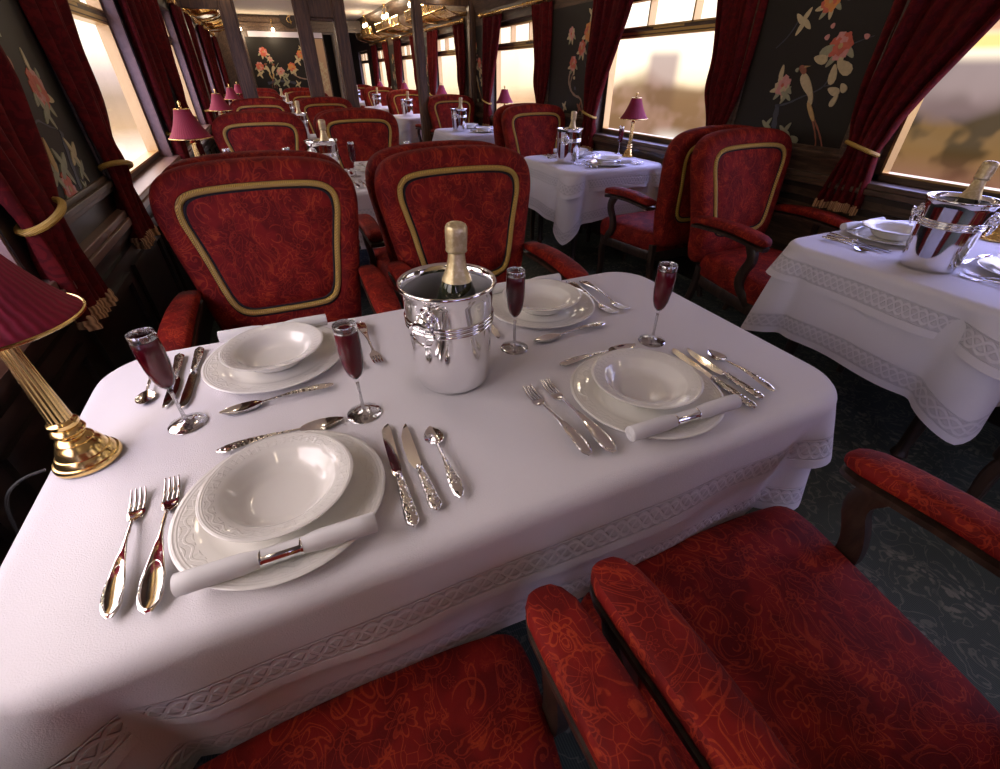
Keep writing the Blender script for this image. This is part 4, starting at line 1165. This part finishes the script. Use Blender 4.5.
# twin glass bulbs hanging from the cornice, two bracket lights on the end bulkhead
def pendant(x, y, ztop, label, twin=True):
    root = empty('ceiling_lamp', label, 'ceiling lamp', (x, y, ztop), 0, 'small globe lamps')
    mb = MB(); mb.lathe([(.001, .0), (.03, .0), (.03, -.01), (.012, -.02), (.006, -.05)], 16); mb.build('canopy', 'brass', root)
    for q in ((-1, 1) if twin else (0,)):
        mb = MB(); mb.tube(chaikin([(0, 0, -.03), (0, q*.06, -.05), (0, q*.14, -.06), (0, q*.15, -.12)], 2, False), .006, 6); mb.build('arm', 'brass', root)
        mb = MB(); mb.lathe([(.001, .0), (.014, -.002), (.022, -.02), (.016, -.03)], 14, (0, q*.15, -.105)); mb.build('socket', 'brass', root)
        mb = MB(); mb.lathe([(.001, .03), (.015, .028), (.024, .018), (.03, .0), (.028, -.016), (.016, -.03), (.001, -.034)], 16, (0, q*.15, -.165)); mb.build('bulb', 'bulb_glow', root)
        lo = bpy.data.lights.new('bulb_light', 'POINT'); lo.energy = 5.5 if y > 7 else .45; lo.color = (1, .78, .55) if y > 7 else (1, .88, .76); lo.shadow_soft_size = .035
        ob = bpy.data.objects.new('bulb_light', lo); COL.objects.link(ob); ob.location = (x, y+q*.15, ztop-.24)
for k, y in enumerate((8.2, 10.1, 12.1)): pendant(2.25, y, 2.30, 'twin glass bulb lamp hanging before the luggage racks, %s from the front' % ORD[k].replace('front', 'first'))
for k in range(4):  # nearer lamps out of view, added to brighten the ceiling and tables
    for x, q in ((2.22, 'two-seat'), (-.20, 'four-seat')):
        pendant(x, Y0+P*(k-.5), 2.30, 'added unseen twin glass bulb lamp under the cornice by the %s table, %s side' % (ORD[k], q))
pendant(-.18, 13.05, 2.24, 'single glass bulb lamp near the window end of the end bulkhead', False)
pendant(.456, 13.05, 2.24, 'single glass bulb lamp beside the round emblem', False)

# ------------------------------------------------------------------ world: blurred evening country outside
w = bpy.data.worlds.new('world'); S.world = w; w.use_nodes = True
n = NT(w)
for x in list(n.n): n.n.remove(x)
tc = n.new('ShaderNodeTexCoord')
vec = tc.outputs['Generated']
sep = n.new('ShaderNodeSeparateXYZ', ins={0: vec})
X, Yv, Zv = sep.outputs
az = n.math('ARCTAN2', X, Yv)
Zn = n.math('MULTIPLY_ADD', Zv, 2.0, .5, clamp=True)      # -.25 .. .25 around the horizon
right = n.ramp(Zn, [(.0, (.36, .21, .16)), (.22, (.42, .26, .20)), (.34, (.50, .32, .22)), (.42, (.78, .50, .30)), (.46, (1.0, .78, .52)), (.54, (1.15, .98, .74)), (.70, (1.25, 1.12, .94)), (1.0, (1.3, 1.2, 1.2))])
leftc = n.ramp(Zn, [(.0, (1.2, 1.05, 1.0)), (.26, (1.15, .98, .88)), (.36, (.55, .36, .22)), (.44, (.42, .30, .22)), (.50, (.62, .48, .44)), (.58, (1.2, 1.05, .85)), (1.0, (1.5, 1.4, 1.35))])
left = n.step(X, -.15, -.05)   # 0 on the left of the train, 1 on the right
sky = n.mix(left, leftc, right)
nz = noise(n, vec, 9, 2, .5)
nz2 = noise(n, vec, 20, 2, .5)
h = n.math('MULTIPLY_ADD', n.math('SUBTRACT', nz, .45), .10, n.math('MULTIPLY_ADD', n.step(az, .88, 1.02), -.028, -.020))
d = n.math('SUBTRACT', h, Zv)
tree = n.math('MULTIPLY', n.step(d, -.010, .018), n.step(Zv, -.16, -.09))
far = n.step(X, .40, .55); near = n.step(az, .88, 1.02)
treec = n.mix(near, n.mix(n.step(nz2, .4, .6), (.15, .08, .035), (.26, .15, .11)), n.mix(n.step(nz2, .42, .58), (.045, .030, .010), (.16, .09, .03)))
colr = n.mix(n.math('MULTIPLY', n.step(Zv, -.06, -.085), near), sky, sky)
colr = n.mix(n.math('MULTIPLY', near, n.math('SUBTRACT', 1.0, n.step(Zv, -.10, -.07))), colr, n.mix(n.step(nz2, .4, .6), (.15, .062, .042), (.21, .10, .075)))
def blk(a0, a1, z0, z1, soft=.02):
    m1 = n.math('MULTIPLY', n.step(az, a0-soft, a0+soft), n.math('SUBTRACT', 1.0, n.step(az, a1-soft, a1+soft)))
    m2 = n.math('MULTIPLY', n.step(Zv, z0-soft, z0+soft), n.math('SUBTRACT', 1.0, n.step(Zv, z1-soft, z1+soft)))
    return n.math('MULTIPLY', m1, m2)
colr = n.mix(n.math('MULTIPLY', blk(.683, .735, -.06, .030, .010), .8), colr, (.27, .185, .20))
colr = n.mix(n.math('MULTIPLY', blk(1.0, 1.5, -.09, .018, .012), .92), colr, n.mix(n.step(nz, .4, .6), (.10, .072, .088), (.19, .14, .16)))
colr = n.mix(n.math('MULTIPLY', blk(1.0, 1.6, .026, .044, .006), .95), colr, (.95, .58, .20))
colr = n.mix(n.math('MULTIPLY', blk(1.0, 1.6, .044, .064, .006), .8), colr, (.48, .20, .10))
colr = n.mix(n.math('MULTIPLY', n.math('MULTIPLY', tree, .9), n.math('MULTIPLY', left, far)), colr, treec)
colr = n.mix(n.math('MULTIPLY', blk(.715, .76, -.13, -.095, .018), .8), colr, (1.0, .92, .86))  # pale glow painted into the view for a lamp's reflection in the pane
up = n.math('MULTIPLY_ADD', n.step(Zv, .16, .45), 1.6, 1.0)
colr = n.mix(n.step(Zv, .14, .4), colr, n.mix(left, (1.3, 1.14, 1.22), (.80, .85, 1.95)))
behind = n.math('SUBTRACT', 1.0, n.step(Yv, -.75, -.45))
colr = n.mix(behind, colr, (1.35, 1.3, 2.3))
gain = n.math('MULTIPLY_ADD', n.math('SUBTRACT', 1.0, left), .15, 1.2)
bg = n.new('ShaderNodeBackground', ins={'Color': colr, 'Strength': n.math('MULTIPLY', n.math('MULTIPLY', gain, up), 1.0)})
n.new('ShaderNodeOutputWorld', ins={0: bg.outputs[0]})

# ------------------------------------------------------------------ view
S.view_settings.view_transform = 'Standard'; S.view_settings.look = 'None'; S.view_settings.gamma = 1; S.view_settings.use_curve_mapping = False
S.view_settings.exposure = .45
S.cycles.use_denoising = True
S.cycles.max_bounces = 10; S.cycles.diffuse_bounces = 5; S.cycles.glossy_bounces = 5; S.cycles.transparent_max_bounces = 16
S.cycles.sample_clamp_indirect = 6
S.cycles.caustics_reflective = False; S.cycles.caustics_refractive = False
